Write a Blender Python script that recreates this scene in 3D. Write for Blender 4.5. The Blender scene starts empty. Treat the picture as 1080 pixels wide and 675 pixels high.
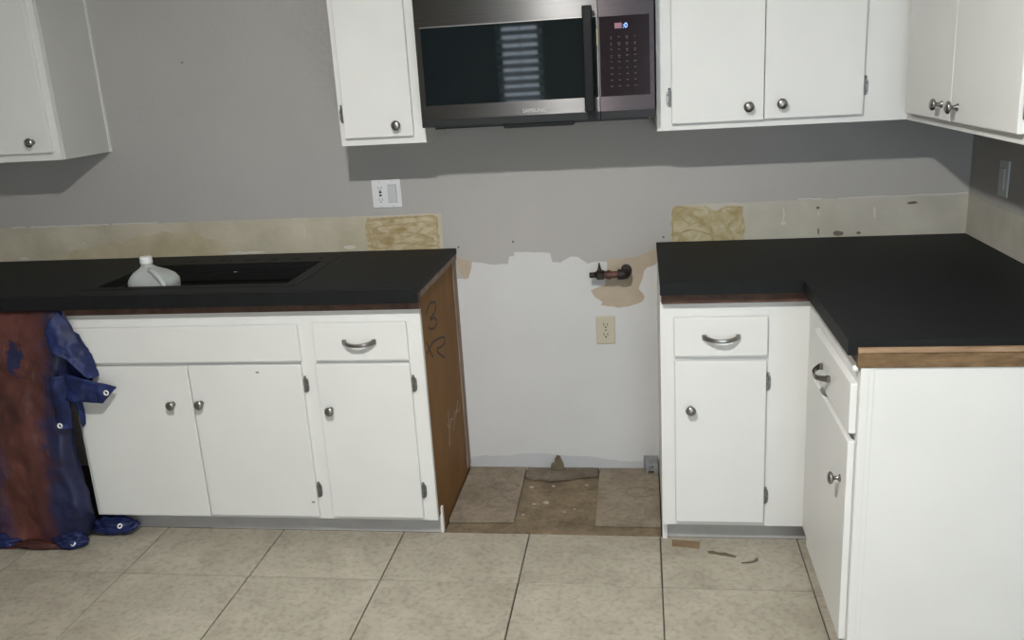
import bpy, bmesh, math, random
from mathutils import Vector, Matrix, noise
random.seed(7)
scene = bpy.context.scene
C = scene.collection

# ------------------------------------------------------------------ camera
cam_d = bpy.data.cameras.new('camera'); cam = bpy.data.objects.new('camera', cam_d); C.objects.link(cam)
def _cam():
    yaw, pitch, roll = 0.1542, -0.2748, -0.0595
    cy, sy, cp, sp = math.cos(yaw), math.sin(yaw), math.cos(pitch), math.sin(pitch)
    f = Vector((-sy*cp, cy*cp, sp)); r = Vector((cy, sy, 0)); u = r.cross(f)
    cr, sr = math.cos(roll), math.sin(roll)
    r, u = cr*r + sr*u, -sr*r + cr*u
    m = Matrix((r, u, -f)).transposed().to_4x4(); m.translation = (0.7255, -3.3046, 1.5723)
    return m
cam.matrix_world = _cam()
cam_d.sensor_fit = 'HORIZONTAL'; cam_d.sensor_width = 36.0; cam_d.lens = 935.65/1080*36.0
cam_d.clip_start = 0.05; cam_d.clip_end = 100
scene.camera = cam

# ------------------------------------------------------------------ world / light / exposure
DAY = 8.8             # daylight outside the added glass door and the window
LAMP = 2450.0         # radiance of the ceiling lamp's light disc
world = bpy.data.worlds.new('daylight'); scene.world = world; world.use_nodes = True
bg = world.node_tree.nodes['Background']
bg.inputs['Color'].default_value = (0.76, 0.89, 1.0, 1); bg.inputs['Strength'].default_value = DAY
scene.view_settings.view_transform = 'Standard'; scene.view_settings.look = 'None'
scene.view_settings.exposure = 0.05; scene.view_settings.gamma = 1.0
scene.view_settings.use_curve_mapping = False
def portal(name, loc, sx, sy):
    l = bpy.data.lights.new(name, 'AREA'); l.shape = 'RECTANGLE'; l.size = sx; l.size_y = sy; l.cycles.is_portal = True
    o = bpy.data.objects.new(name, l); o.location = loc; o.rotation_euler = (math.radians(90), 0, 0); C.objects.link(o)   # faces +y, into the room
    return o

# room measures (metres): back wall y = 0, towards the viewer is -y, range gap starts at x = 0
ZC = 0.9216; DC = 0.6446; TC = 0.039; DF = 0.5871; ZB = 0.8464; ZK = 0.0745
XW = 1.8588; XLFT = -2.60; YFR = -4.70; ZCEIL = 2.44
ZU = 1.3511; DU = 0.3112; ZUT = 2.10

# ------------------------------------------------------------------ materials
def mat(name, col, rough=0.5, metal=0.0, var=0.0, scale=8.0, bump=0.0, bscale=60.0, spec=0.5, col2=None, detail=4.0, stretch=None, coat=0.0):
    m = bpy.data.materials.new(name); m.use_nodes = True
    nt = m.node_tree; b = nt.nodes['Principled BSDF']
    b.inputs['Roughness'].default_value = rough; b.inputs['Metallic'].default_value = metal
    b.inputs['Specular IOR Level'].default_value = spec; b.inputs['Coat Weight'].default_value = coat
    tc = nt.nodes.new('ShaderNodeTexCoord'); src = tc.outputs['Object']
    if stretch:
        mp = nt.nodes.new('ShaderNodeMapping'); mp.inputs['Scale'].default_value = stretch
        nt.links.new(src, mp.inputs['Vector']); src = mp.outputs['Vector']
    n = nt.nodes.new('ShaderNodeTexNoise'); n.inputs['Scale'].default_value = scale; n.inputs['Detail'].default_value = detail
    nt.links.new(src, n.inputs['Vector'])
    r = nt.nodes.new('ShaderNodeValToRGB')
    c2 = col2 or tuple(c*(1-var) for c in col)
    r.color_ramp.elements[0].color = (*c2, 1); r.color_ramp.elements[1].color = (*col, 1)
    r.color_ramp.elements[0].position = 0.32; r.color_ramp.elements[1].position = 0.66
    nt.links.new(n.outputs['Fac'], r.inputs['Fac']); nt.links.new(r.outputs['Color'], b.inputs['Base Color'])
    if bump:
        n2 = nt.nodes.new('ShaderNodeTexNoise'); n2.inputs['Scale'].default_value = bscale; n2.inputs['Detail'].default_value = 3
        nt.links.new(src, n2.inputs['Vector'])
        bp = nt.nodes.new('ShaderNodeBump'); bp.inputs['Strength'].default_value = bump; bp.inputs['Distance'].default_value = 0.004
        nt.links.new(n2.outputs['Fac'], bp.inputs['Height']); nt.links.new(bp.outputs['Normal'], b.inputs['Normal'])
    return m
def N(m, kind): return m.node_tree.nodes.new(kind)
def Lk(m, a, b): m.node_tree.links.new(a, b)
def bsdf(m): return m.node_tree.nodes['Principled BSDF']
def base_link(m): return bsdf(m).inputs['Base Color'].links[0].from_socket

M = {}
M['wall'] = mat('grey_wall_paint', (0.425, 0.410, 0.392), 0.75, var=0.06, scale=2.2, bump=0.25, bscale=55, spec=0.25)
M['ceiling'] = mat('white_ceiling_paint', (0.75, 0.74, 0.71), 0.85, var=0.03)
M['cab'] = mat('white_cabinet_paint', (0.72, 0.72, 0.70), 0.42, var=0.035, scale=5, bump=0.06, bscale=90, spec=0.4)
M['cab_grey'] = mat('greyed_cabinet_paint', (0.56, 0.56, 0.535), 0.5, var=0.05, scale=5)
M['toe'] = mat('grey_toe_kick_paint', (0.46, 0.45, 0.44), 0.55, var=0.12, scale=14)
M['black'] = mat('black_matte_laminate', (0.0095, 0.0105, 0.0112), 0.60, var=0.25, scale=30, bump=0.05, bscale=180, spec=0.2)
M['wood'] = mat('raw_plywood_strip', (0.21, 0.130, 0.060), 0.75, col2=(0.115, 0.066, 0.028), scale=26, bump=0.5, bscale=120, stretch=(1, 1, 3.0))
M['ply'] = mat('pale_plywood_edge', (0.34, 0.225, 0.135), 0.75, col2=(0.20, 0.115, 0.06), scale=14, bump=0.3, stretch=(0.6, 1, 6))
M['wood_dark'] = mat('dark_stained_strip', (0.105, 0.052, 0.034), 0.7, col2=(0.05, 0.024, 0.017), scale=22, bump=0.3)
M['hardboard'] = mat('brown_hardboard', (0.235, 0.122, 0.043), 0.7, col2=(0.175, 0.088, 0.030), scale=5, bump=0.1, stretch=(1, 1, 0.5), spec=0.15)
M['batten'] = mat('pale_wood_batten', (0.27, 0.20, 0.155), 0.7, col2=(0.17, 0.11, 0.08), scale=18, stretch=(3, 3, 0.4))
M['nickel'] = mat('brushed_nickel', (0.30, 0.29, 0.275), 0.30, 1.0, var=0.1)
M['hinge'] = mat('tarnished_hinge_metal', (0.30, 0.30, 0.29), 0.42, 0.9, var=0.35, scale=120)
M['sink'] = mat('black_composite_sink', (0.010, 0.010, 0.010), 0.48, var=0.2, scale=60, spec=0.35)
M['hole'] = mat('hole_black', (0.002, 0.002, 0.002), 0.9)
M['grout'] = mat('dark_grout', (0.085, 0.072, 0.058), 0.95, var=0.4, scale=9)
M['outlet_w'] = mat('white_plastic', (0.74, 0.745, 0.76), 0.35, var=0.02)
M['outlet_g'] = mat('pale_grey_plastic', (0.55, 0.58, 0.57), 0.35, var=0.02)
M['outlet_i'] = mat('ivory_plastic', (0.50, 0.46, 0.35), 0.4, var=0.06)
M['slot'] = mat('dark_slot', (0.03, 0.028, 0.026), 0.6)
M['plate_grey'] = mat('painted_over_plate', (0.36, 0.36, 0.36), 0.5, var=0.03)
M['primer'] = mat('white_primer', (0.60, 0.60, 0.595), 0.7, var=0.06, scale=3, bump=0.2, bscale=50, spec=0.3)
M['primer_low'] = mat('scuffed_primer', (0.49, 0.50, 0.51), 0.75, var=0.10, scale=6, bump=0.2)
M['beige'] = mat('bare_beige_plaster', (0.45, 0.375, 0.285), 0.85, var=0.10, scale=14, bump=0.3)
M['glue_strip'] = mat('bare_backsplash_plaster', (0.56, 0.52, 0.41), 0.85, col2=(0.44, 0.40, 0.30), scale=6, bump=0.5, bscale=45)
M['glue_grey'] = mat('bare_backsplash_plaster_grey', (0.52, 0.50, 0.425), 0.85, col2=(0.43, 0.41, 0.345), scale=7, bump=0.5, bscale=45)
M['chip'] = mat('white_plaster_chip', (0.62, 0.60, 0.55), 0.85, var=0.1)
M['mark'] = mat('dark_scuff', (0.16, 0.14, 0.115), 0.85, var=0.3, scale=60)
# dried construction adhesive: swirly amber strokes
m = mat('dried_amber_adhesive', (0.57, 0.50, 0.34), 0.7, col2=(0.34, 0.245, 0.105), scale=11, bump=0.6, bscale=35, detail=5, stretch=(1.0, 1.0, 1.9))
for nd in m.node_tree.nodes:
    if nd.type == 'TEX_NOISE': nd.inputs['Distortion'].default_value = 2.2
M['glue'] = m
m = mat('dried_olive_adhesive', (0.50, 0.45, 0.30), 0.7, col2=(0.33, 0.26, 0.11), scale=22, bump=0.6, bscale=45, detail=6)
for nd in m.node_tree.nodes:
    if nd.type == 'TEX_NOISE': nd.inputs['Distortion'].default_value = 1.2
M['glue2'] = m
# floor tile: mottled stone print, each tile shifted by its own random number
def tile_mat(name, ca, cb, cc, rough, sc=6):
    m = bpy.data.materials.new(name); m.use_nodes = True; nt = m.node_tree; b = bsdf(m)
    b.inputs['Roughness'].default_value = rough; b.inputs['Specular IOR Level'].default_value = 0.4
    tc = N(m, 'ShaderNodeTexCoord'); oi = N(m, 'ShaderNodeObjectInfo')
    mu = N(m, 'ShaderNodeMath'); mu.operation = 'MULTIPLY'; mu.inputs[1].default_value = 37.0; Lk(m, oi.outputs['Random'], mu.inputs[0])
    ad = N(m, 'ShaderNodeVectorMath'); ad.operation = 'ADD'; Lk(m, tc.outputs['Object'], ad.inputs[0]); Lk(m, mu.outputs[0], ad.inputs[1])
    n1 = N(m, 'ShaderNodeTexNoise'); n1.inputs['Scale'].default_value = sc; n1.inputs['Detail'].default_value = 9; n1.inputs['Roughness'].default_value = 0.72; n1.inputs['Distortion'].default_value = 0.5
    Lk(m, ad.outputs[0], n1.inputs['Vector'])
    r1 = N(m, 'ShaderNodeValToRGB'); e = r1.color_ramp.elements
    e[0].position = 0.30; e[0].color = (*cb, 1); e[1].position = 0.62; e[1].color = (*ca, 1)
    e2 = e.new(0.80); e2.color = (*cc, 1)
    Lk(m, n1.outputs['Fac'], r1.inputs['Fac'])
    n2 = N(m, 'ShaderNodeTexNoise'); n2.inputs['Scale'].default_value = 55; n2.inputs['Detail'].default_value = 4; Lk(m, ad.outputs[0], n2.inputs['Vector'])
    r2 = N(m, 'ShaderNodeValToRGB'); r2.color_ramp.elements[0].position = 0.30; r2.color_ramp.elements[0].color = (0.74, 0.72, 0.70, 1); r2.color_ramp.elements[1].position = 0.52; r2.color_ramp.elements[1].color = (1, 1, 1, 1)
    Lk(m, n2.outputs['Fac'], r2.inputs['Fac'])
    mx = N(m, 'ShaderNodeMixRGB'); mx.blend_type = 'MULTIPLY'; mx.inputs['Fac'].default_value = 0.8
    Lk(m, r1.outputs['Color'], mx.inputs['Color1']); Lk(m, r2.outputs['Color'], mx.inputs['Color2'])
    Lk(m, mx.outputs['Color'], b.inputs['Base Color'])
    bp = N(m, 'ShaderNodeBump'); bp.inputs['Strength'].default_value = 0.12; bp.inputs['Distance'].default_value = 0.003
    Lk(m, n1.outputs['Fac'], bp.inputs['Height']); Lk(m, bp.outputs['Normal'], b.inputs['Normal'])
    return m
M['tile'] = tile_mat('beige_stone_tile', (0.435, 0.40, 0.325), (0.31, 0.28, 0.22), (0.50, 0.465, 0.385), 0.45)
M['tile_old'] = tile_mat('dirty_old_tile', (0.30, 0.25, 0.188), (0.165, 0.132, 0.095), (0.39, 0.335, 0.265), 0.8)
M['mortar'] = tile_mat('dirty_mortar_bed', (0.25, 0.195, 0.125), (0.12, 0.088, 0.056), (0.46, 0.40, 0.30), 0.95, 11)
M['shard'] = tile_mat('tile_shard', (0.21, 0.172, 0.13), (0.10, 0.08, 0.06), (0.29, 0.245, 0.195), 0.85)
M['card'] = mat('brown_cardboard', (0.24, 0.165, 0.095), 0.9, var=0.2, scale=40)
M['chipwood'] = mat('dirty_wood_chip', (0.15, 0.125, 0.08), 0.9, var=0.4, scale=30)
# microwave
def brushed(name, col, rough):
    m = mat(name, col, rough, 1.0, var=0.12, scale=3.0, stretch=(1.0, 1.0, 120.0)); b = bsdf(m)
    b.inputs['Anisotropic'].default_value = 0.93
    tg = N(m, 'ShaderNodeTangent'); tg.direction_type = 'RADIAL'; tg.axis = 'X'; Lk(m, tg.outputs[0], b.inputs['Tangent'])   # brushed along x: highlights stretch up and down
    return m
M['steel'] = brushed('black_stainless', (0.115, 0.113, 0.113), 0.36)
M['steel2'] = brushed('black_stainless_panel', (0.085, 0.074, 0.080), 0.38)
M['steel_dark'] = mat('dark_grey_metal', (0.018, 0.019, 0.020), 0.45, 0.0, spec=0.25, var=0.1)
M['mw_glass'] = mat('black_microwave_glass', (0.004, 0.008, 0.010), 0.03, spec=0.32)
M['mw_panel'] = mat('black_control_glass', (0.014, 0.008, 0.011), 0.10, spec=0.4)
M['mw_body'] = mat('black_microwave_case', (0.012, 0.012, 0.012), 0.5)
M['handle'] = mat('black_handle_metal', (0.008, 0.008, 0.009), 0.35, 0.0, spec=0.15)
M['legend'] = mat('dim_key_legend', (0.12, 0.10, 0.105), 0.6)
M['logo'] = mat('pale_logo_metal', (0.50, 0.50, 0.48), 0.4, 0.2)
def emit(name, col, s):
    m = bpy.data.materials.new(name); m.use_nodes = True; b = bsdf(m)
    b.inputs['Base Color'].default_value = (*col, 1); b.inputs['Emission Color'].default_value = (*col, 1); b.inputs['Emission Strength'].default_value = s
    return m
M['led'] = emit('blue_led_digit', (0.22, 0.42, 1.0), 1.6)
M['led_dim'] = emit('dim_led_window', (0.22, 0.10, 0.13), 0.25)
M['bulb'] = emit('lit_diffuser', (1.0, 0.985, 0.95), LAMP)
M['label_y'] = mat('yellowed_sticker', (0.33, 0.29, 0.17), 0.6)
M['iron'] = mat('old_iron_pipe', (0.040, 0.030, 0.026), 0.5, 0.6, var=0.4, scale=40, bump=0.3)
M['iron_r'] = mat('rusty_brass_fitting', (0.13, 0.060, 0.045), 0.5, 0.5, var=0.5, scale=50, bump=0.3)
M['galv'] = mat('galvanised_steel', (0.42, 0.43, 0.44), 0.5, 0.6, var=0.3, scale=40)
M['ink'] = mat('black_marker_ink', (0.030, 0.020, 0.015), 0.7)
M['chalk'] = mat('white_chalk', (0.42, 0.34, 0.27), 0.9, var=0.3, scale=90)
M['cap'] = mat('white_jug_cap', (0.78, 0.78, 0.77), 0.4)
M['frame'] = mat('white_window_frame', (0.75, 0.75, 0.74), 0.5)
M['slat'] = mat('white_blind_slat', (0.70, 0.72, 0.74), 0.5)
M['liquid'] = mat('teal_cleaner', (0.02, 0.10, 0.105), 0.3)
m = mat('translucent_milky_plastic', (0.62, 0.65, 0.64), 0.35, var=0.14, scale=16, bump=0.15, bscale=25)
bsdf(m).inputs['Transmission Weight'].default_value = 0.30; bsdf(m).inputs['Subsurface Weight'].default_value = 0.12
M['jug'] = m
m = bpy.data.materials.new('clear_glass'); m.use_nodes = True
nt = m.node_tree; nt.nodes.remove(bsdf(m))
gl = nt.nodes.new('ShaderNodeBsdfGlossy'); gl.inputs['Roughness'].default_value = 0.02
tr = nt.nodes.new('ShaderNodeBsdfTransparent'); mxs = nt.nodes.new('ShaderNodeMixShader'); mxs.inputs['Fac'].default_value = 0.06
nt.links.new(tr.outputs[0], mxs.inputs[1]); nt.links.new(gl.outputs[0], mxs.inputs[2]); nt.links.new(mxs.outputs[0], nt.nodes['Material Output'].inputs['Surface'])
M['glass'] = m
# tarp: blue plastic, largely covered in dried red-brown paint
def tarp_mat():
    m = bpy.data.materials.new('paint_stained_blue_tarp'); m.use_nodes = True; nt = m.node_tree; b = bsdf(m)
    b.inputs['Roughness'].default_value = 0.42; b.inputs['Specular IOR Level'].default_value = 0.45
    tc = N(m, 'ShaderNodeTexCoord'); sep = N(m, 'ShaderNodeSeparateXYZ'); Lk(m, tc.outputs['Object'], sep.inputs[0])
    n1 = N(m, 'ShaderNodeTexNoise'); n1.inputs['Scale'].default_value = 7; n1.inputs['Detail'].default_value = 6; n1.inputs['Roughness'].default_value = 0.7; Lk(m, tc.outputs['Object'], n1.inputs['Vector'])
    def math_(op, a, c=None, d=None):
        q = N(m, 'ShaderNodeMath'); q.operation = op
        for i, s in enumerate((a, c, d)):
            if s is None: continue
            if isinstance(s, (int, float)): q.inputs[i].default_value = s
            else: Lk(m, s, q.inputs[i])
        return q.outputs[0]
    nz = math_('SUBTRACT', n1.outputs['Fac'], 0.5)
    zc = math_('MULTIPLY', math_('SUBTRACT', sep.outputs['Z'], 0.85), 0.10)     # the stain leans with the folds
    xr = math_('ADD', math_('ADD', sep.outputs['X'], math_('MULTIPLY', nz, 0.30)), math_('MULTIPLY', zc, -1.0))
    def ramp(v, lo, hi):
        q = N(m, 'ShaderNodeMapRange'); q.interpolation_type = 'SMOOTHSTEP'; q.inputs['From Min'].default_value = lo; q.inputs['From Max'].default_value = hi; Lk(m, v, q.inputs['Value']); return q.outputs[0]
    right = ramp(xr, -1.365, -1.285)                                # clean blue right border
    left = ramp(math_('ADD', math_('MULTIPLY', sep.outputs['X'], -1.0), math_('ADD', math_('MULTIPLY', nz, 0.26), math_('MULTIPLY', zc, 0.9))), 1.485, 1.55)
    # blue splat where the paint flaked off
    dx = math_('MULTIPLY', math_('SUBTRACT', sep.outputs['X'], -1.437), 1.25); dz = math_('MULTIPLY', math_('SUBTRACT', sep.outputs['Z'], 0.715), 0.75)
    dist = math_('SQRT', math_('ADD', math_('MULTIPLY', dx, dx), math_('MULTIPLY', dz, dz)))
    n3 = N(m, 'ShaderNodeTexNoise'); n3.inputs['Scale'].default_value = 26; n3.inputs['Detail'].default_value = 4; Lk(m, tc.outputs['Object'], n3.inputs['Vector'])
    splat = math_('SUBTRACT', 1.0, ramp(math_('ADD', dist, math_('MULTIPLY', math_('SUBTRACT', n3.outputs['Fac'], 0.5), 0.15)), 0.034, 0.042))
    mask = math_('MAXIMUM', math_('MAXIMUM', right, math_('MULTIPLY', left, 0.7)), splat)
    # red paint with darker blotches
    rr = N(m, 'ShaderNodeValToRGB'); rr.color_ramp.elements[0].position = 0.3; rr.color_ramp.elements[0].color = (0.042, 0.013, 0.012, 1); rr.color_ramp.elements[1].position = 0.7; rr.color_ramp.elements[1].color = (0.135, 0.043, 0.033, 1)
    Lk(m, n1.outputs['Fac'], rr.inputs['Fac'])
    br = N(m, 'ShaderNodeValToRGB'); br.color_ramp.elements[0].position = 0.3; br.color_ramp.elements[0].color = (0.004, 0.006, 0.028, 1); br.color_ramp.elements[1].position = 0.72; br.color_ramp.elements[1].color = (0.018, 0.023, 0.080, 1)
    Lk(m, n1.outputs['Fac'], br.inputs['Fac'])
    mx = N(m, 'ShaderNodeMixRGB'); Lk(m, mask, mx.inputs['Fac']); Lk(m, rr.outputs['Color'], mx.inputs['Color1']); Lk(m, br.outputs['Color'], mx.inputs['Color2'])
    # pale dusty scuffs
    n4 = N(m, 'ShaderNodeTexNoise'); n4.inputs['Scale'].default_value = 9; n4.inputs['Detail'].default_value = 10; n4.inputs['Roughness'].default_value = 0.8
    mp = N(m, 'ShaderNodeMapping'); mp.inputs['Scale'].default_value = (2.2, 1, 0.9); mp.inputs['Location'].default_value = (3.1, 0, 1.7); Lk(m, tc.outputs['Object'], mp.inputs['Vector']); Lk(m, mp.outputs[0], n4.inputs['Vector'])
    dust = math_('MULTIPLY', ramp(n4.outputs['Fac'], 0.57, 0.76), 0.45)
    mx2 = N(m, 'ShaderNodeMixRGB'); Lk(m, dust, mx2.inputs['Fac']); Lk(m, mx.outputs['Color'], mx2.inputs['Color1']); mx2.inputs['Color2'].default_value = (0.33, 0.29, 0.27, 1)
    Lk(m, mx2.outputs['Color'], b.inputs['Base Color'])
    bp = N(m, 'ShaderNodeBump'); bp.inputs['Strength'].default_value = 0.5; bp.inputs['Distance'].default_value = 0.012; Lk(m, n1.outputs['Fac'], bp.inputs['Height']); Lk(m, bp.outputs['Normal'], b.inputs['Normal'])
    return m
M['tarp'] = tarp_mat()
M['tarp_blue'] = mat('blue_tarp_plastic', (0.013, 0.024, 0.105), 0.5, col2=(0.006, 0.009, 0.036), scale=14, bump=0.8, bscale=30, spec=0.3)

# ------------------------------------------------------------------ mesh helpers
def tag(o, label=None, cat=None, group=None, kind=None):
    if label: o['label'] = label
    if cat: o['category'] = cat
    if group: o['group'] = group
    if kind: o['kind'] = kind
    return o
def link(name, me, parent=None, material=None, smooth=False, loc=None):
    o = bpy.data.objects.new(name, me); C.objects.link(o)
    if material and not me.materials: me.materials.append(material if not isinstance(material, str) else M[material])
    if smooth:
        for p in me.polygons: p.use_smooth = True
    if parent: o.parent = parent
    if loc: o.location = loc
    return o
def obj(name, bm, material, parent=None, smooth=False, loc=None):
    me = bpy.data.meshes.new(name); bmesh.ops.recalc_face_normals(bm, faces=bm.faces); bm.to_mesh(me); bm.free()
    return link(name, me, parent, material, smooth, loc)
def empty(name, loc=(0, 0, 0), rotz=0.0):
    o = bpy.data.objects.new(name, None); o.empty_display_size = 0.1; o.location = loc; o.rotation_euler = (0, 0, rotz); C.objects.link(o); return o
def bx(bm, x0, x1, y0, y1, z0, z1, bev=0.0, seg=2):
    vs = [bm.verts.new((x, y, z)) for z in (z0, z1) for y in (y0, y1) for x in (x0, x1)]
    fs = [(0, 2, 3, 1), (4, 5, 7, 6), (0, 1, 5, 4), (2, 6, 7, 3), (0, 4, 6, 2), (1, 3, 7, 5)]
    faces = [bm.faces.new([vs[i] for i in f]) for f in fs]
    if bev:
        es = list({e for f in faces for e in f.edges})
        bmesh.ops.bevel(bm, geom=es, offset=bev, segments=seg, affect='EDGES', profile=0.5)
    return bm
def B(): return bmesh.new()
def boxes(name, lst, material, parent=None, bev=0.0):
    bm = B()
    for b in lst: bx(bm, *b, bev=bev)
    return obj(name, bm, material, parent)
def lathe(bm, prof, n=20, mtx=None):
    rings = []
    for r, z in prof:
        rings.append([bm.verts.new(Vector((r*math.cos(2*math.pi*k/n), r*math.sin(2*math.pi*k/n), z))) for k in range(n)] if r > 1e-6 else [bm.verts.new((0, 0, z))])
    for a, b in zip(rings, rings[1:]):
        for k in range(n):
            q = [a[k % len(a)], a[(k+1) % n % len(a)], b[(k+1) % n % len(b)], b[k % len(b)]]
            q2 = []
            for v in q:
                if v not in q2: q2.append(v)
            if len(q2) > 2: bm.faces.new(q2)
    for rg, in ((rings[0],), (rings[-1],)):
        if len(rg) > 2:
            try: bm.faces.new(rg)
            except ValueError: pass
    if mtx is not None:
        bmesh.ops.transform(bm, matrix=mtx, verts=[v for rg in rings for v in rg])
    return bm
def tube(bm, pts, rad, n=8, flat=None):
    # sweep along pts; rad may be a list; flat = (u vector, half width, half height) for ribbons
    pts = [Vector(p) for p in pts]; rings = []
    rads = rad if isinstance(rad, (list, tuple)) else [rad]*len(pts)
    prev = None
    for i, p in enumerate(pts):
        t = (pts[min(i+1, len(pts)-1)] - pts[max(i-1, 0)]).normalized()
        a = prev if prev is not None else Vector((0, 0, 1)) if abs(t.z) < 0.9 else Vector((1, 0, 0))
        a = (a - t*a.dot(t)).normalized(); b = t.cross(a); prev = a
        rings.append([bm.verts.new(p + rads[i]*(a*math.cos(2*math.pi*k/n) + b*math.sin(2*math.pi*k/n))) for k in range(n)])
    for A, D in zip(rings, rings[1:]):
        for k in range(n): bm.faces.new([A[k], A[(k+1) % n], D[(k+1) % n], D[k]])
    bm.faces.new(rings[0]); bm.faces.new(list(reversed(rings[-1])))
    return bm
def prism_xz(bm, pts, y0, y1):
    """closed outline in x/z, extruded from y0 to y1"""
    a = [bm.verts.new((x, y0, z)) for x, z in pts]; b = [bm.verts.new((x, y1, z)) for x, z in pts]
    bm.faces.new(a); bm.faces.new(list(reversed(b)))
    for i in range(len(pts)):
        j = (i+1) % len(pts); bm.faces.new([a[i], b[i], b[j], a[j]])
    bm.normal_update(); bmesh.ops.triangulate(bm, faces=[f for f in bm.faces if len(f.verts) > 4])
    return bm
def prism_xy(bm, pts, z0, z1):
    a = [bm.verts.new((x, y, z0)) for x, y in pts]; b = [bm.verts.new((x, y, z1)) for x, y in pts]
    bm.faces.new(a); bm.faces.new(list(reversed(b)))
    for i in range(len(pts)):
        j = (i+1) % len(pts); bm.faces.new([a[i], b[i], b[j], a[j]])
    bm.normal_update(); bmesh.ops.triangulate(bm, faces=[f for f in bm.faces if len(f.verts) > 4])
    return bm
def rough_line(pts, step=0.012, amp=0.002, seed=0, closed=True):
    out = []; n = len(pts)
    for i in range(n if closed else n-1):
        a = Vector(pts[i]); b = Vector(pts[(i+1) % n]); k = max(1, int((b-a).length/step))
        for j in range(k):
            p = a.lerp(b, j/k); q = Vector((p.x*40+seed, p.y*40, 0))
            out.append((p.x + amp*noise.noise(q)*2, p.y + amp*noise.noise(q + Vector((9, 3, 5)))*2))
    return out
def grid_surface(bm, P):
    rows = [[bm.verts.new(p) for p in r] for r in P]
    for A, D in zip(rows, rows[1:]):
        for k in range(len(A)-1): bm.faces.new([A[k], A[k+1], D[k+1], D[k]])
    return bm
def spline(pts, n):
    """Catmull-Rom samples through pts"""
    pts = [Vector(p) for p in pts]; out = []
    for s in range(n):
        t = s/(n-1)*(len(pts)-1); i = min(int(t), len(pts)-2); f = t-i
        p0 = pts[max(i-1, 0)]; p1 = pts[i]; p2 = pts[i+1]; p3 = pts[min(i+2, len(pts)-1)]
        out.append(0.5*((2*p1) + (p2-p0)*f + (2*p0-5*p1+4*p2-p3)*f*f + (3*p1-p0-3*p2+p3)*f**3))
    return out

# ------------------------------------------------------------------ the room shell
WT = 0.12
fl = boxes('floor', [(XLFT, XW, YFR, -0.538, -0.12, -0.0075), (XLFT, 0.001, -0.538, 0, -0.12, -0.0075), (0.773, XW, -0.538, 0, -0.12, -0.0075), (0.001, 0.773, -0.538, 0, -0.12, -0.03), (XLFT-WT, XW+WT, YFR-WT, 0.0+WT, -0.16, -0.12)], 'grout'); tag(fl, kind='structure')
wb = boxes('wall_back', [(XLFT-WT, XW+WT, 0, WT, -0.12, ZCEIL)], 'wall'); tag(wb, kind='structure')
wr = boxes('wall_right', [(XW, XW+WT, YFR-WT, 0, -0.12, ZCEIL)], 'wall'); tag(wr, kind='structure')
wl = boxes('wall_left', [(XLFT-WT, XLFT, YFR-WT, 0, -0.12, ZCEIL)], 'wall'); tag(wl, kind='structure')
ce = boxes('ceiling', [(XLFT-WT, XW+WT, YFR-WT, WT, ZCEIL, ZCEIL+0.1)], 'ceiling'); tag(ce, kind='structure')
# front wall (behind the viewer) with a blind-covered window and an unseen glass door added for low daylight
W1 = (-0.40, -0.02, 1.0, 1.95); D1 = (0.90, 1.82, 0.0, 2.05)
wf = boxes('wall_front', [(XLFT, W1[0], YFR-WT, YFR, -0.12, ZCEIL), (W1[0], W1[1], YFR-WT, YFR, -0.12, W1[2]), (W1[0], W1[1], YFR-WT, YFR, W1[3], ZCEIL),
                          (W1[1], D1[0], YFR-WT, YFR, -0.12, ZCEIL), (D1[0], D1[1], YFR-WT, YFR, D1[3], ZCEIL), (D1[0], D1[1], YFR-WT, YFR, -0.12, -0.001), (D1[1], XW, YFR-WT, YFR, -0.12, ZCEIL)], 'wall')
tag(wf, kind='structure')
def opening(name, R, mull):
    x0, x1, z0, z1 = R; root = empty(name, (x0, YFR, z0)); tag(root, kind='structure'); w, h = x1-x0, z1-z0
    ya, yb = -0.09, -0.03; f = 0.05
    boxes('frame', [(0, w, ya, yb, 0, f), (0, w, ya, yb, h-f, h), (0, f, ya, yb, f, h-f), (w-f, w, ya, yb, f, h-f), (w/2-mull/2, w/2+mull/2, ya, yb, f, h-f)], 'frame', root)
    boxes('pane', [(f, w/2-mull/2, -0.064, -0.058, f, h-f)], 'glass', root); boxes('pane', [(w/2+mull/2, w-f, -0.064, -0.058, f, h-f)], 'glass', root)
    return root
win = opening('window_1', W1, 0.003); dr = opening('added_glass_door', D1, 0.09)
sl = B(); bx(sl, -(W1[1]-W1[0])/2+0.01, (W1[1]-W1[0])/2-0.01, -0.027, 0.027, -0.0012, 0.0012)
slm = bpy.data.meshes.new('blind_slat'); bmesh.ops.rotate(sl, verts=sl.verts, matrix=Matrix.Rotation(math.radians(-40), 3, 'X')); sl.to_mesh(slm); sl.free(); slm.materials.append(M['slat'])
for k in range(15):
    link('blind_slat', slm, win, loc=((W1[1]-W1[0])/2, 0.0, 0.04 + k*0.062))
portal('added_door_portal', ((D1[0]+D1[1])/2, YFR-WT-0.01, 1.02), D1[1]-D1[0], D1[3])
portal('window_daylight_portal', ((W1[0]+W1[1])/2, YFR-WT-0.01, 1.5), W1[1]-W1[0], W1[3]-W1[2])

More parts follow.
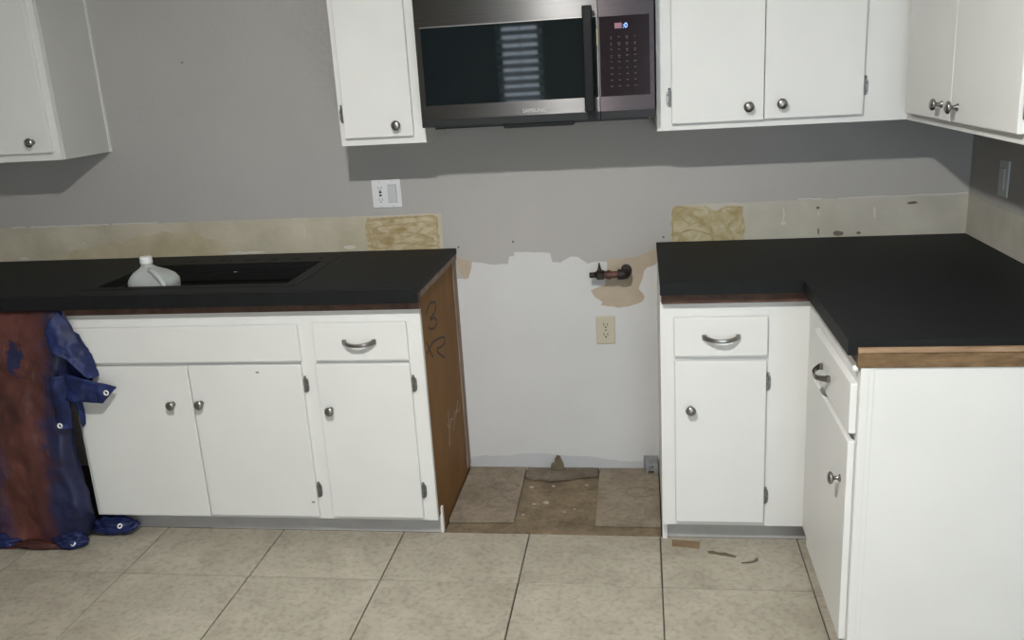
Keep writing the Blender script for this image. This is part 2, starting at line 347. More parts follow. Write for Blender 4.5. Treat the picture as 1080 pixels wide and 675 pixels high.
# ---- floor tiles: 0.453 m squares, 3 mm joints, laid up to the cabinets' toe kicks and the bare range gap
T = 0.4532; X0 = -1.0469; Y0 = -0.8485; G = 0.0022; YB = -0.536
def tile_mesh(w, d, t=0.010):
    bm = B(); bx(bm, 0, w, 0, d, -t, 0.0, bev=0.0012, seg=1)
    me = bpy.data.meshes.new('floor_tile'); bmesh.ops.recalc_face_normals(bm, faces=bm.faces); bm.to_mesh(me); bm.free(); me.materials.append(M['tile']); return me
cache = {}
j = -4
while X0 + j*T < XW:
    x0, x1 = max(X0 + j*T, XLFT), min(X0 + (j+1)*T, XW); j += 1
    if x1 - x0 < 0.02: continue
    k = 0
    while True:
        ya, yb = Y0 - k*T, Y0 - (k-1)*T
        if yb < YFR + 0.02: break
        ya = max(ya, YFR)
        if k == 0: yb = YB
        key = (round(x1-x0, 4), round(yb-ya, 4))
        if key not in cache: cache[key] = tile_mesh(x1-x0-2*G, yb-ya-2*G)
        link('floor_tile', cache[key], fl, loc=(x0+G + random.uniform(-.0004, .0004), ya+G, random.uniform(-0.0006, 0.0)))
        k += 1
# ---- bare mortar bed in the range gap
P = []; nx, ny = 78, 54
for iy in range(ny+1):
    y = -0.538 + 0.536*iy/ny; row = []
    for ix in range(nx+1):
        x = 0.004 + 0.766*ix/nx
        q = Vector((x*9, y*9, 0)); h = -0.0115 + 0.0035*noise.fractal(q, 1.0, 2.0, 5) + 0.0022*noise.noise(Vector((x*55, y*55, 3)))
        if y > -0.16: h -= 0.005*max(0, noise.noise(Vector((x*7, 1.3, y*20))) + 0.25)
        row.append((x, y, min(h, -0.0005) if abs(y+0.538) > 0.005 else -0.012))
    P.append(row)
mb = obj('mortar_bed', grid_surface(B(), P), 'mortar', fl, smooth=True); mb['label'] = 'bare dirty mortar left where tiles are missing'

# ---- back wall: stripped backsplash, primer and plaster patches (thin layers on the wall)
def wall_patch(name, pts, t, material, amp=0.002, step=0.012, seed=0, parent=None, y0=0.0):
    bm = prism_xz(B(), rough_line(pts, step, amp, seed), -t + y0, 0.0005 + y0)
    return obj(name, bm, material, parent or wb)
wall_patch('primer_patch', [(0.004, -0.01), (0.004, 0.80), (0.052, 0.801), (0.069, 0.864), (0.104, 0.863), (0.155, 0.853), (0.21, 0.854), (0.216, 0.88), (0.236, 0.886), (0.236, 0.901), (0.372, 0.893), (0.382, 0.856), (0.413, 0.857), (0.452, 0.876), (0.479, 0.875), (0.513, 0.846), (0.543, 0.854), (0.589, 0.853), (0.60, 0.80), (0.72, 0.82), (0.79, 0.84), (0.79, -0.01)], 0.0008, 'primer', 0.0022, 0.014)
wall_patch('plaster_patch', [(0.590, 0.860), (0.665, 0.864), (0.729, 0.877), (0.765, 0.895), (0.790, 0.900), (0.790, 0.858), (0.763, 0.835), (0.740, 0.834), (0.728, 0.811), (0.704, 0.745), (0.722, 0.725), (0.727, 0.709), (0.718, 0.694), (0.700, 0.686), (0.665, 0.676), (0.623, 0.671), (0.561, 0.684), (0.565, 0.696), (0.539, 0.717), (0.525, 0.744), (0.579, 0.764), (0.588, 0.823)], 0.0014, 'beige', 0.0022, 0.014, 3)
wall_patch('plaster_patch', [(0.008, 0.886), (0.040, 0.874), (0.065, 0.870), (0.066, 0.845), (0.052, 0.805), (0.038, 0.797), (0.028, 0.803), (0.012, 0.834)], 0.0012, 'beige', 0.002, 0.012, 5)
wall_patch('scuffed_primer_band', [(0.004, -0.01), (0.004, 0.045), (0.07, 0.054), (0.139, 0.050), (0.25, 0.063), (0.33, 0.062), (0.42, 0.052), (0.489, 0.051), (0.58, 0.036), (0.641, 0.031), (0.79, 0.024), (0.79, -0.01)], 0.0012, 'primer_low', 0.003, 0.02, 8)
wall_patch('stripped_backsplash', [(-2.3, 0.89), (-0.040, 0.89), (-0.038, 1.059), (-0.332, 1.058), (-0.8, 1.060), (-1.5, 1.060), (-2.3, 1.062)], 0.0012, 'glue_strip', 0.0016, 0.02, 11)
wall_patch('adhesive_smear', [(-0.335, 0.90), (-0.052, 0.90), (-0.050, 1.045), (-0.075, 1.055), (-0.20, 1.052), (-0.330, 1.050), (-0.345, 1.00)], 0.0022, 'glue', 0.004, 0.014, 14)
wall_patch('adhesive_smear', [(-1.75, 0.90), (-0.95, 0.90), (-0.90, 0.96), (-1.05, 1.01), (-1.22, 1.02), (-1.40, 0.985), (-1.60, 0.955)], 0.0016, 'glue2', 0.012, 0.03, 17).data.materials[0] = mat('thin_tan_smear', (0.52, 0.465, 0.335), 0.8, col2=(0.42, 0.36, 0.235), scale=9)
wall_patch('stripped_backsplash', [(0.828, 0.89), (XW-0.0005, 0.89), (XW-0.0005, 1.063), (1.4, 1.062), (1.12, 1.060), (0.827, 1.058)], 0.0012, 'glue_grey', 0.0016, 0.02, 21)
wall_patch('adhesive_smear', [(0.828, 0.90), (1.095, 0.90), (1.092, 0.98), (1.085, 1.045), (1.03, 1.05), (0.99, 1.03), (0.95, 1.053), (0.84, 1.052), (0.830, 1.02)], 0.0022, 'glue2', 0.004, 0.012, 24)
for (xa, xb, za, zb, mm) in [(1.228, 1.233, 0.985, 1.035, 'chip'), (1.222, 1.238, 0.972, 0.985, 'chip'), (1.542, 1.548, 0.985, 1.030, 'chip'), (1.350, 1.354, 1.00, 1.02, 'chip'), (1.405, 1.442, 0.925, 0.945, 'mark'), (1.655, 1.690, 1.032, 1.042, 'mark'), (1.345, 1.355, 1.025, 1.035, 'mark'), (1.488, 1.504, 0.928, 0.938, 'mark'), (1.352, 1.358, 0.93, 0.955, 'mark'), (-0.595, -0.59, 0.985, 1.03, 'chip'), (-0.93, -0.76, 0.925, 0.934, 'chip'), (-0.44, -0.39, 0.93, 0.945, 'chip'), (-1.55, -1.535, 0.985, 0.99, 'chip'), (-1.85, -1.80, 0.925, 0.94, 'chip')]:
    wall_patch('plaster_chip' if mm == 'chip' else 'scuff_mark', [((xa+xb)/2 + (xb-xa)/2*math.cos(t*math.pi/5), (za+zb)/2 + (zb-za)/2*math.sin(t*math.pi/5)) for t in range(10)], 0.0018, mm, 0.002, 0.006, xa*9)
# a white caulk bead left along the top of the old backsplash, and nail marks
for xa, xb, zz in [(-1.76, -1.42, 1.062), (-1.40, -1.20, 1.062), (-1.85, -1.79, 1.062), (1.28, 1.36, 1.063), (1.42, 1.50, 1.063), (1.50, XW-0.003, 1.064)]:
    wall_patch('caulk_remnant', [(xa, zz-0.0022), (xb, zz-0.0018), (xb, zz+0.0022), (xa, zz+0.0018)], 0.003, 'chip', 0.0015, 0.02, xa*5)
for x, z in [(-0.996, 1.669), (0.234, 0.940), (0.02, 0.925), (0.80, 0.94)]:
    bm = lathe(B(), [(0, 0), (0.0042, 0), (0.003, 0.002), (0, 0.0022)], 8, Matrix.Translation((x, 0, z)) @ Matrix.Rotation(math.radians(90), 4, 'X')); obj('nail_mark', bm, 'mark', wb)
# ridges of dried adhesive left by the trowel
def ridge(pts, r, mtl='amber'):
    bm = B(); tube(bm, spline([(x, -0.0022, z) for x, z in pts], 26), [r*(0.7+0.5*abs(noise.noise(Vector((k*0.6, pts[0][0]*9, 1))))) for k in range(26)], 6)
    for v in bm.verts: v.co.y = -0.0022 + (v.co.y+0.0022)*0.4
    obj('adhesive_ridge', bm, mtl, wb)
M['amber'] = mat('amber_adhesive_ridge', (0.33, 0.24, 0.11), 0.6, col2=(0.46, 0.37, 0.21), scale=40)
for pts, r in [([(-0.315, 0.925), (-0.327, 0.98), (-0.332, 1.035), (-0.25, 1.045), (-0.12, 1.050), (-0.062, 1.046), (-0.058, 0.99), (-0.060, 0.930)], 0.0055),
               ([(-0.30, 0.94), (-0.305, 1.01), (-0.20, 1.022), (-0.10, 1.030)], 0.0045), ([(-0.29, 0.955), (-0.22, 0.99), (-0.14, 0.985), (-0.075, 0.962)], 0.006),
               ([(-0.27, 0.932), (-0.20, 0.950), (-0.13, 0.940), (-0.07, 0.935)], 0.005), ([(-0.24, 1.00), (-0.18, 0.972), (-0.11, 1.005)], 0.004),
               ([(0.836, 0.93), (0.838, 1.045), (0.90, 1.043), (0.945, 1.035)], 0.006), ([(0.845, 0.945), (0.90, 0.965), (0.955, 0.950), (1.00, 0.935)], 0.006), ([(0.86, 1.02), (0.90, 0.985), (0.94, 1.01)], 0.005),
               ([(1.0, 1.03), (1.03, 1.045), (1.075, 1.035), (1.085, 0.99), (1.07, 0.945)], 0.0055), ([(1.01, 1.0), (1.03, 0.97), (1.05, 1.0)], 0.004)]: ridge(pts, r*0.62)
# right wall: stripped backsplash
bm = B(); pr = rough_line([(0.0, 0.89), (-1.3, 0.89), (-1.3, 1.058), (-0.6, 1.060), (-0.3, 1.056), (0.0, 1.063)], 0.02, 0.0016, 31)
a = [bm.verts.new((XW-0.0012, y, z)) for y, z in pr]; b_ = [bm.verts.new((XW+0.0005, y, z)) for y, z in pr]
bm.faces.new(a); bm.faces.new(list(reversed(b_)))
for i in range(len(pr)): bm.faces.new([a[i], b_[i], b_[(i+1) % len(pr)], a[(i+1) % len(pr)]])
bm.normal_update(); bmesh.ops.triangulate(bm, faces=[f for f in bm.faces if len(f.verts) > 4])
obj('stripped_backsplash', bm, 'glue_grey', wr)

# ------------------------------------------------------------------ cabinet hardware (built in cabinet space: front faces -y)
def mk_knob():
    bm = lathe(B(), [(0, 0), (0.0095, 0), (0.0095, 0.002), (0.006, 0.004), (0.0052, 0.013), (0.0075, 0.017), (0.0150, 0.020), (0.0165, 0.0235), (0.0155, 0.027), (0.010, 0.0305), (0, 0.032)], 20, Matrix.Rotation(math.radians(90), 4, 'X'))
    me = bpy.data.meshes.new('knob'); bmesh.ops.recalc_face_normals(bm, faces=bm.faces); bm.to_mesh(me); bm.free(); me.materials.append(M['nickel'])
    for p in me.polygons: p.use_smooth = True
    return me
KNOB = mk_knob()
def mk_pull():
    bm = B(); n = 17; W = 0.054
    rows = []
    for i in range(n):
        s = -1 + 2*i/(n-1); x = s*W
        out = 0.026*(1 - abs(s)**2.6) + 0.006            # bow away from the drawer
        zc = -0.0065*(1 - s*s)                            # sags in the middle
        hw = 0.0095 - 0.0032*(1 - s*s)
        th = 0.0026
        rows.append([Vector((x, -out+th, zc-hw)), Vector((x, -out+th, zc+hw)), Vector((x, -out-th, zc+hw*0.8)), Vector((x, -out-th*1.3, zc)), Vector((x, -out-th, zc-hw*0.8))])
    R_ = [[bm.verts.new(p) for p in r] for r in rows]
    for A, D in zip(R_, R_[1:]):
        for k in range(5): bm.faces.new([A[k], A[(k+1) % 5], D[(k+1) % 5], D[k]])
    bm.faces.new(R_[0]); bm.faces.new(list(reversed(R_[-1])))
    bx(bm, -W-0.004, -W+0.010, -0.009, 0, -0.0085, 0.0085, bev=0.002); bx(bm, W-0.010, W+0.004, -0.009, 0, -0.0085, 0.0085, bev=0.002)
    me = bpy.data.meshes.new('pull_handle'); bmesh.ops.recalc_face_normals(bm, faces=bm.faces); bm.to_mesh(me); bm.free(); me.materials.append(M['nickel'])
    return me
PULL = mk_pull()
def mk_hinge():
    bm = B()
    prism_xz(bm, [(-0.001, -0.021), (0.004, -0.026), (0.0105, -0.022), (0.0125, -0.012), (0.0125, 0.012), (0.0105, 0.022), (0.004, 0.026), (-0.001, 0.021)], -0.0035, 0.0)
    lathe(bm, [(0, -0.024), (0.0042, -0.024), (0.0042, 0.024), (0, 0.024)], 10, Matrix.Translation((0, -0.006, 0)))
    lathe(bm, [(0, -0.0055), (0.004, -0.003), (0.0048, 0), (0.004, 0.003), (0, 0.0055)], 10, Matrix.Translation((0.003, -0.006, 0.030)))
    for z in (-0.013, 0.013):
        lathe(bm, [(0, 0), (0.003, 0), (0.002, 0.0015), (0, 0.0018)], 8, Matrix.Translation((0.0075, -0.0035, z)) @ Matrix.Rotation(math.radians(90), 4, 'X'))
    me = bpy.data.meshes.new('hinge'); bmesh.ops.recalc_face_normals(bm, faces=bm.faces); bm.to_mesh(me); bm.free(); me.materials.append(M['hinge'])
    return me
HINGE = mk_hinge()
DT = 0.018          # door thickness
def slab(name, parent, yf, x0, x1, z0, z1, t=DT):
    bm = B(); bx(bm, x0, x1, yf-t, yf-0.0003, z0, z1, bev=0.0028, seg=2); return obj(name, bm, 'cab', parent)
def add_door(parent, yf, x0, x1, z0, z1, knob=None, hinges=(), side=1):
    d = slab('door', parent, yf, x0, x1, z0, z1)
    if knob: link('knob', KNOB, d, loc=(knob[0], yf-DT, knob[1]))['label'] = 'round brushed nickel knob'
    for zz in hinges:
        h = link('hinge', HINGE, d, loc=((x1+0.0035) if side > 0 else (x0-0.0035), yf, zz))
        if side < 0: h.rotation_euler = (0, 0, 0); h.scale = (-1, 1, 1)
        h['label'] = 'exposed tarnished metal hinge'
    return d
def add_drawer(parent, yf, x0, x1, z0, z1, pull=None):
    d = slab('drawer', parent, yf, x0, x1, z0, z1)
    if pull: link('pull_handle', PULL, d, loc=(pull[0], yf-DT, pull[1]))['label'] = 'bowed nickel drawer pull'
    return d
def face_frame(parent, yf, x0, x1, z0, z1, openings, t=0.019):
    """solid face frame of stiles and rails between the given openings (x0,x1,z0,z1)"""
    xs = sorted({x0, x1, *[o[0] for o in openings], *[o[1] for o in openings]}); zs = sorted({z0, z1, *[o[2] for o in openings], *[o[3] for o in openings]})
    bm = B()
    for xa, xb in zip(xs, xs[1:]):
        for za, zb in zip(zs, zs[1:]):
            cx, cz = (xa+xb)/2, (za+zb)/2
            if any(o[0] < cx < o[1] and o[2] < cz < o[3] for o in openings): continue
            bx(bm, xa, xb, yf, yf+t, za, zb)
    bmesh.ops.remove_doubles(bm, verts=bm.verts, dist=1e-5)
    # drop the doubled inner faces
    seen = {}
    for f in list(bm.faces):
        k = tuple(sorted(v.index for v in f.verts))
    bm.verts.index_update(); dup = {}
    for f in bm.faces: dup.setdefault(tuple(sorted(v.index for v in f.verts)), []).append(f)
    bmesh.ops.delete(bm, geom=[f for fs in dup.values() if len(fs) > 1 for f in fs], context='FACES_ONLY')
    return obj('face_frame', bm, 'cab', parent)

# ------------------------------------------------------------------ base cabinet under the sink (left of the range gap)
XL = -1.287
cb = empty('base_cabinet', (XL, 0, 0)); tag(cb, 'long white base cabinet under the black sink, with brown unfinished right side', 'cabinet', 'white base cabinets')
w = -XL
face_frame(cb, -DF, 0, w, ZK, ZB, [(0.05, 0.84, 0.69, 0.78), (0.05, 0.84, 0.11, 0.64), (w-0.345, w-0.065, 0.69, 0.785), (w-0.345, w-0.065, 0.11, 0.64)])
boxes('carcass', [(0, 0.016, -DF+0.019, -0.002, ZK, ZB-0.002), (0.016, w-0.012, -0.016, -0.002, ZK, ZB-0.05), (0.016, w-0.012, -DF+0.019, -0.016, ZK, ZK+0.016), (0.875, 0.891, -DF+0.019, -0.016, ZK+0.016, ZB-0.20)], 'cab', cb)
sp = boxes('side_panel', [(w-0.012, w, -DF+0.019, -0.001, 0.0745, 0.880), (w-0.012, w, -0.532, -0.001, -0.007, 0.0745)], 'hardboard', cb); sp['label'] = 'brown unfinished hardboard side with marker scribble'
def W2(pts): return [(w+0.0006, y, z) for y, z in pts]
def ribbon(name, strokes, r, mtl, parent):
    bm = B()
    for st in strokes:
        tube(bm, spline(W2(st), 14), r, 6)
    for v in bm.verts: v.co.x = w + (v.co.x - w - 0.0006)*0.35 + 0.0004
    return obj(name, bm, mtl, parent)
ribbon('marker_scribble', [[(-0.505, 0.80), (-0.44, 0.822), (-0.36, 0.798), (-0.385, 0.772), (-0.47, 0.768), (-0.39, 0.755), (-0.365, 0.728), (-0.42, 0.722), (-0.485, 0.745)],
                           [(-0.53, 0.71), (-0.50, 0.672), (-0.465, 0.635)], [(-0.54, 0.672), (-0.46, 0.682), (-0.36, 0.668), (-0.27, 0.645), (-0.29, 0.622), (-0.40, 0.642), (-0.36, 0.61), (-0.29, 0.574)]], 0.0038, 'ink', sp)
ribbon('chalk_scribble', [[(-0.34, 0.335), (-0.30, 0.30), (-0.27, 0.325), (-0.24, 0.31), (-0.20, 0.33)], [(-0.13, 0.345), (-0.20, 0.30), (-0.25, 0.27)], [(-0.31, 0.37), (-0.31, 0.30), (-0.33, 0.24)], [(-0.20, 0.30), (-0.16, 0.315), (-0.13, 0.30), (-0.10, 0.315)]], 0.0022, 'chalk', sp)
boxes('batten', [(w, w+0.005, -0.055, -0.002, 0.02, 0.880)], 'batten', cb)
tk = boxes('toe_kick', [(0.01, w-0.004, -0.537, -0.525, 0.0, ZK-0.0005)], 'toe', cb); tk['label'] = 'grey scuffed toe kick board'
boxes('toe_kick_end', [(w-0.004, w+0.006, -0.540, -0.520, 0.0, 0.098)], 'cab', cb, bev=0.001)
slab('false_front', cb, -DF, XL*-1-1.262, w-0.4195, 0.670, 0.797)
add_door(cb, -DF, w-1.268, w-0.834, 0.085, 0.656, (w-0.905, 0.519))
add_door(cb, -DF, w-0.830, w-0.424, 0.090, 0.657, (w-0.800, 0.521), (0.580, 0.186))
add_drawer(cb, -DF, w-0.367, w-0.046, 0.671, 0.801, (w-0.208, 0.737))
add_door(cb, -DF, w-0.372, w-0.046, 0.091, 0.658, (w-0.333, 0.497), (0.580, 0.188))
# paint chips / holes
for x, z in [(-0.585, 0.63), (-0.445, 0.145)]:
    boxes('paint_chip', [(w+x, w+x+0.011, -DF-DT-0.0006, -DF-DT+0.001, z, z+0.005)], 'mark', cb)

# ------------------------------------------------------------------ left countertop with sink cut-out
CX0 = -2.30; CX1 = 0.0113
SX0, SX1, SY0, SY1 = -1.168, -0.466, -0.526, -0.176        # bowl opening
HX0, HX1, HY0, HY1 = SX0-0.012, SX1+0.012, SY0-0.010, SY1+0.012
ct = empty('countertop', (0, 0, ZC-TC)); tag(ct, 'long black laminate countertop left of the range gap, holding the sink', 'countertop', 'black laminate countertops')
h0, h1 = -0.0195, 0.0
def CT(b): return tuple(b[:4]) + (b[4]+TC, b[5]+TC)
o = boxes('laminate_top', [CT(b) for b in [(CX0, HX0, -DC+0.02, -0.0015, h0, h1), (HX1, CX1, -DC+0.02, -0.0015, h0, h1), (HX0, HX1, HY1, -0.0015, h0, h1), (HX0, HX1, -DC+0.02, HY0, h0, h1)]], 'black', ct)
bm = B(); bx(bm, CX0, CX1, -DC, -DC+0.02, -0.0085, TC, bev=0.0025); obj('front_edge', bm, 'black', ct)
boxes('build_up_strip', [(XL-0.01, CX1-0.004, -0.612, -0.588, -0.0365, TC-0.0197)], 'wood_dark', ct)
boxes('end_strip', [(CX1-0.020, CX1-0.002, -0.586, -0.002, -0.0020, TC-0.0197)], 'batten', ct)
# sink
sk = empty('sink', ((SX0+SX1)/2, (SY0+SY1)/2, ZC)); tag(sk, 'black rectangular kitchen sink set in the left countertop', 'sink')
sx, sy = (SX1-SX0)/2, (SY1-SY0)/2
bm = B()
levels = [(0.0, 0.0), (-0.028, 0.0), (-0.030, 0.014), (-0.034, 0.014), (-0.062, 0.014), (-0.065, 0.004), (-0.19, 0.006), (-0.212, 0.030)]
rows = []
for z, ins in levels:
    r = 0.022; pts = []
    for cx, cy, a0 in ((sx-ins-r, sy-ins-r, 0), (-(sx-ins-r), sy-ins-r, 90), (-(sx-ins-r), -(sy-ins-r), 180), (sx-ins-r, -(sy-ins-r), 270)):
        for k in range(5):
            a = math.radians(a0 + 90*k/4); pts.append((cx + r*math.cos(a), cy + r*math.sin(a), z))
    rows.append([bm.verts.new(p) for p in pts])
for A, D in zip(rows, rows[1:]):
    for k in range(len(A)): bm.faces.new([A[k], A[(k+1) % len(A)], D[(k+1) % len(A)], D[k]])
bm.faces.new(rows[-1])
obj('basin', bm, 'sink', sk)
bm = B()
for b in [(-sx-0.045, -sx+0.001, -sy-0.035, sy+0.115, 0.0002, 0.0012), (sx-0.001, sx+0.045, -sy-0.035, sy+0.115, 0.0002, 0.0012), (-sx+0.001, sx-0.001, -sy-0.035, -sy+0.001, 0.0002, 0.0012), (-sx+0.001, sx-0.001, sy-0.001, sy+0.115, 0.0002, 0.0012)]:
    bx(bm, *b)
obj('rim', bm, 'black', sk)
for hx, hw in [(-1.010, 0.013), (-0.885, 0.012), (-0.855, 0.008), (-0.775, 0.030), (-0.678, 0.017), (-0.585, 0.018), (-0.492, 0.011)]:
    bm = lathe(B(), [(0, 0.0), (1.0, 0.0), (1.0, 0.001), (0, 0.001)], 16, Matrix.Translation((hx-(SX0+SX1)/2, -0.122-(SY0+SY1)/2, 0.0008)) @ Matrix.Diagonal((hw, 0.013, 1, 1)))
    obj('faucet_hole', bm, 'hole', sk)
bm = lathe(B(), [(0, 0.0), (0.045, 0.0), (0.045, 0.003), (0.038, 0.003), (0.030, 0.001), (0, 0.001)], 20, Matrix.Translation((0.05, 0.02, -0.2118))); obj('drain', bm, 'nickel', sk)
bm = B(); bx(bm, -0.006, 0.006, -0.003, 0.003, 0, 0.002); o = obj('paper_scrap', bm, 'cap', None, loc=(-0.81, SY1-0.014, ZC-0.0295)); tag(o, 'tiny white paper scrap on the back ledge inside the sink', 'scrap')
# jug standing in the sink
jg = empty('plastic_jug', (-1.010, -0.42, ZC-0.2118)); jg.scale = (0.94, 0.94, 0.965); tag(jg, 'milky white plastic jug with white cap standing in the sink', 'jug')
bm = B(); rows = []
prof = [(0.0, 0.080, 0.056, 0), (0.006, 0.088, 0.062, 0), (0.06, 0.090, 0.064, 0), (0.150, 0.090, 0.064, 0), (0.178, 0.086, 0.060, 0.002), (0.190, 0.089, 0.061, 0.002), (0.205, 0.093, 0.064, 0), (0.222, 0.092, 0.062, 0.001), (0.238, 0.080, 0.056, -0.001), (0.252, 0.060, 0.046, -0.008), (0.264, 0.038, 0.034, -0.014), (0.272, 0.024, 0.023, -0.017), (0.276, 0.0200, 0.0200, -0.018), (0.292, 0.0195, 0.0195, -0.018)]
for z, a, b, cx in prof:
    e = 2.0 if z > 0.26 else 3.4
    ring = []
    for k in range(32):
        t = 2*math.pi*k/32; c, s = math.cos(t), math.sin(t)
        ring.append(bm.verts.new((cx + a*math.copysign(abs(c)**(2/e), c), b*math.copysign(abs(s)**(2/e), s) + 0.002*math.sin(5*t+z*40), z)))
    rows.append(ring)
for A, D in zip(rows, rows[1:]):
    for k in range(32): bm.faces.new([A[k], A[(k+1) % 32], D[(k+1) % 32], D[k]])
bm.faces.new(rows[0]); bm.faces.new(rows[-1])
obj('bottle', bm, 'jug', jg, smooth=True)
bm = B(); tube(bm, spline([(0.010, -0.03, 0.262), (0.045, -0.052, 0.248), (0.075, -0.062, 0.215), (0.070, -0.066, 0.180), (0.060, -0.064, 0.14)], 16), 0.011, 10); obj('handle', bm, 'jug', jg, smooth=True)
bm = lathe(B(), [(0, 0.284), (0.0225, 0.284), (0.0235, 0.287), (0.0225, 0.306), (0.020, 0.309), (0, 0.309)], 24, Matrix.Translation((-0.018, 0, 0))); o = obj('cap', bm, 'cap', jg); o['label'] = 'white screw cap'

# ------------------------------------------------------------------ tarp over the dishwasher bay
tp = empty('tarp', (0, 0, 0)); tag(tp, 'blue tarp stained with red-brown paint hanging below the left countertop', 'tarp')
def redge(z):
    tab = [(0.0, -1.315), (0.05, -1.285), (0.12, -1.268), (0.3, -1.288), (0.47, -1.292), (0.60, -1.275), (0.70, -1.255), (0.80, -1.243), (0.872, -1.243)]
    for (za, xa), (zb, xb) in zip(tab, tab[1:]):
        if z <= zb: return xa + (xb-xa)*(z-za)/(zb-za)
    return tab[-1][1]
P = []; nz_, nx_ = 70, 80
for iz in range(nz_+1):
    z = 0.872*(1 - iz/nz_); xr = redge(z); row = []
    yb = -0.618 - 0.046*math.sin(min(1, (0.872-z)/0.55)*math.pi/2) - 0.012*(1-z/0.872)
    for ix in range(nx_+1):
        s = ix/nx_; x = -2.05 + (xr+2.05)*s
        fold = 0.007*math.sin((x+0.06*z)*30) * min(1, (0.872-z)/0.4) + 0.016*noise.fractal(Vector((x*5, z*2.2, 0.4)), 1.0, 2.0, 3) + 0.010*noise.fractal(Vector((x*13, z*9, 4.4)), 0.8, 2.0, 5) + 0.009*abs(noise.noise(Vector((x*9+z*7, z*6-x*5, 2.2))))
        amp = min(1, (0.872-z)/0.12 + 0.1)
        y = yb - amp*(0.012 + fold)
        e = max(0.0, (x - (xr-0.045))/0.045)            # right hem rolls back
        y += 0.055*e**3
        if z < 0.06: y -= 0.018*(0.06-z)/0.06*(1+0.8*math.sin(x*23))
        row.append((x, min(y, -0.616 if z > 0.1 else -0.60), z))
    P.append(row)
sheet = obj('sheet', grid_surface(B(), P), 'tarp', tp, smooth=True); sheet['label'] = 'blue plastic sheet smeared with red-brown paint'
md = sheet.modifiers.new('thickness', 'SOLIDIFY'); md.thickness = 0.0016; md.offset = 1
def patch(name, U, L, bul, parent, material='tarp_blue', n=24, m_=12, wob=0.006):
    u = spline(U, n); l = spline(L, n); P = []
    for i in range(n):
        row = []
        for j in range(m_+1):
            t = j/m_; p = u[i].lerp(l[i], t); p.y -= bul*math.sin(math.pi*t) + wob*noise.fractal(p*16, 1.0, 2.0, 3)
            row.append(p)
        P.append(row)
    o = obj(name, grid_surface(B(), P), material, parent, smooth=True)
    q = o.modifiers.new('thickness', 'SOLIDIFY'); q.thickness = 0.0022; q.offset = 1
    return o
def grommet(parent, loc, ax='Y', rz=0.0, tilt=0.0):
    bm = B(); tube(bm, [(0.0075*math.cos(2*math.pi*k/16), 0, 0.0075*math.sin(2*math.pi*k/16)) for k in range(17)], 0.0028, 8)
    o = obj('grommet', bm, 'cap', parent, smooth=True, loc=loc); o.rotation_euler = (tilt, 0, rz); o['label'] = 'pale metal grommet'
    return o
fa = patch('flap', [(-1.262, -0.624, 0.868), (-1.216, -0.616, 0.790), (-1.186, -0.612, 0.730), (-1.170, -0.612, 0.685), (-1.152, -0.620, 0.632)],
           [(-1.305, -0.650, 0.800), (-1.282, -0.668, 0.740), (-1.245, -0.676, 0.714), (-1.205, -0.672, 0.678), (-1.172, -0.655, 0.632)], 0.008, tp, 'tarp_blue', 36, 18, 0.014)
fd = patch('flap', [(-1.285, -0.650, 0.660), (-1.215, -0.676, 0.648), (-1.150, -0.655, 0.624), (-1.078, -0.650, 0.597)],
           [(-1.285, -0.672, 0.565), (-1.220, -0.676, 0.557), (-1.178, -0.668, 0.551), (-1.130, -0.662, 0.545)], 0.004, tp, wob=0.018)
grommet(fd, (-1.105, -0.672, 0.586))
hollow_backing = patch('flap', [(-1.300, -0.616, 0.84), (-1.298, -0.616, 0.70), (-1.300, -0.616, 0.56)], [(-1.205, -0.612, 0.78), (-1.175, -0.612, 0.68), (-1.200, -0.612, 0.57)], 0.0, tp, wob=0.004)  # inner layer added behind the hollow so that the cavity reads dark
fb = patch('flap', [(-1.296, -0.680, 0.655), (-1.300, -0.684, 0.56), (-1.305, -0.680, 0.455)], [(-1.250, -0.668, 0.650), (-1.252, -0.664, 0.55), (-1.268, -0.652, 0.450)], 0.012, tp, wob=0.014)
grommet(fb, (-1.285, -0.697, 0.475))
fc = patch('flap', [(-1.262, -0.645, 0.56), (-1.250, -0.634, 0.50), (-1.248, -0.628, 0.44)], [(-1.242, -0.624, 0.56), (-1.238, -0.620, 0.50), (-1.242, -0.618, 0.452)], 0.006, tp)
def crumple(name, c, a, b, h, seed, parent):
    bm = B(); bmesh.ops.create_icosphere(bm, subdivisions=4, radius=1.0)
    for v in bm.verts:
        d = v.co.normalized(); n1 = noise.fractal(d*2.3 + Vector((seed, 0, 0)), 1.0, 2.0, 4); k = 1 + 0.28*n1 - 0.25*abs(noise.noise(d*5 + Vector((0, seed, 0))))
        v.co = Vector((d.x*a*k, d.y*b*k, max(0.0008, (d.z*0.5+0.5)*h*k)))
    return obj(name, bm, 'tarp_blue', parent, smooth=True, loc=c)
c1 = crumple('hem_corner', (-1.335, -0.690, 0.0), 0.062, 0.040, 0.055, 1.0, tp); grommet(c1, (0.022, -0.030, 0.030), tilt=-0.8)
c2 = crumple('hem_corner', (-1.235, -0.588, 0.0), 0.095, 0.042, 0.066, 4.0, tp); grommet(c2, (0.045, -0.030, 0.046), tilt=-0.6)
c3 = crumple('hem_corner', (-1.62, -0.70, 0.0), 0.085, 0.035, 0.05, 8.0, tp)
c4 = crumple('hem_corner', (-1.46, -0.700, 0.0), 0.13, 0.030, 0.030, 12.0, tp); c4.data.materials[0] = mat('dark_red_paint', (0.075, 0.022, 0.020), 0.5, var=0.5, scale=20)

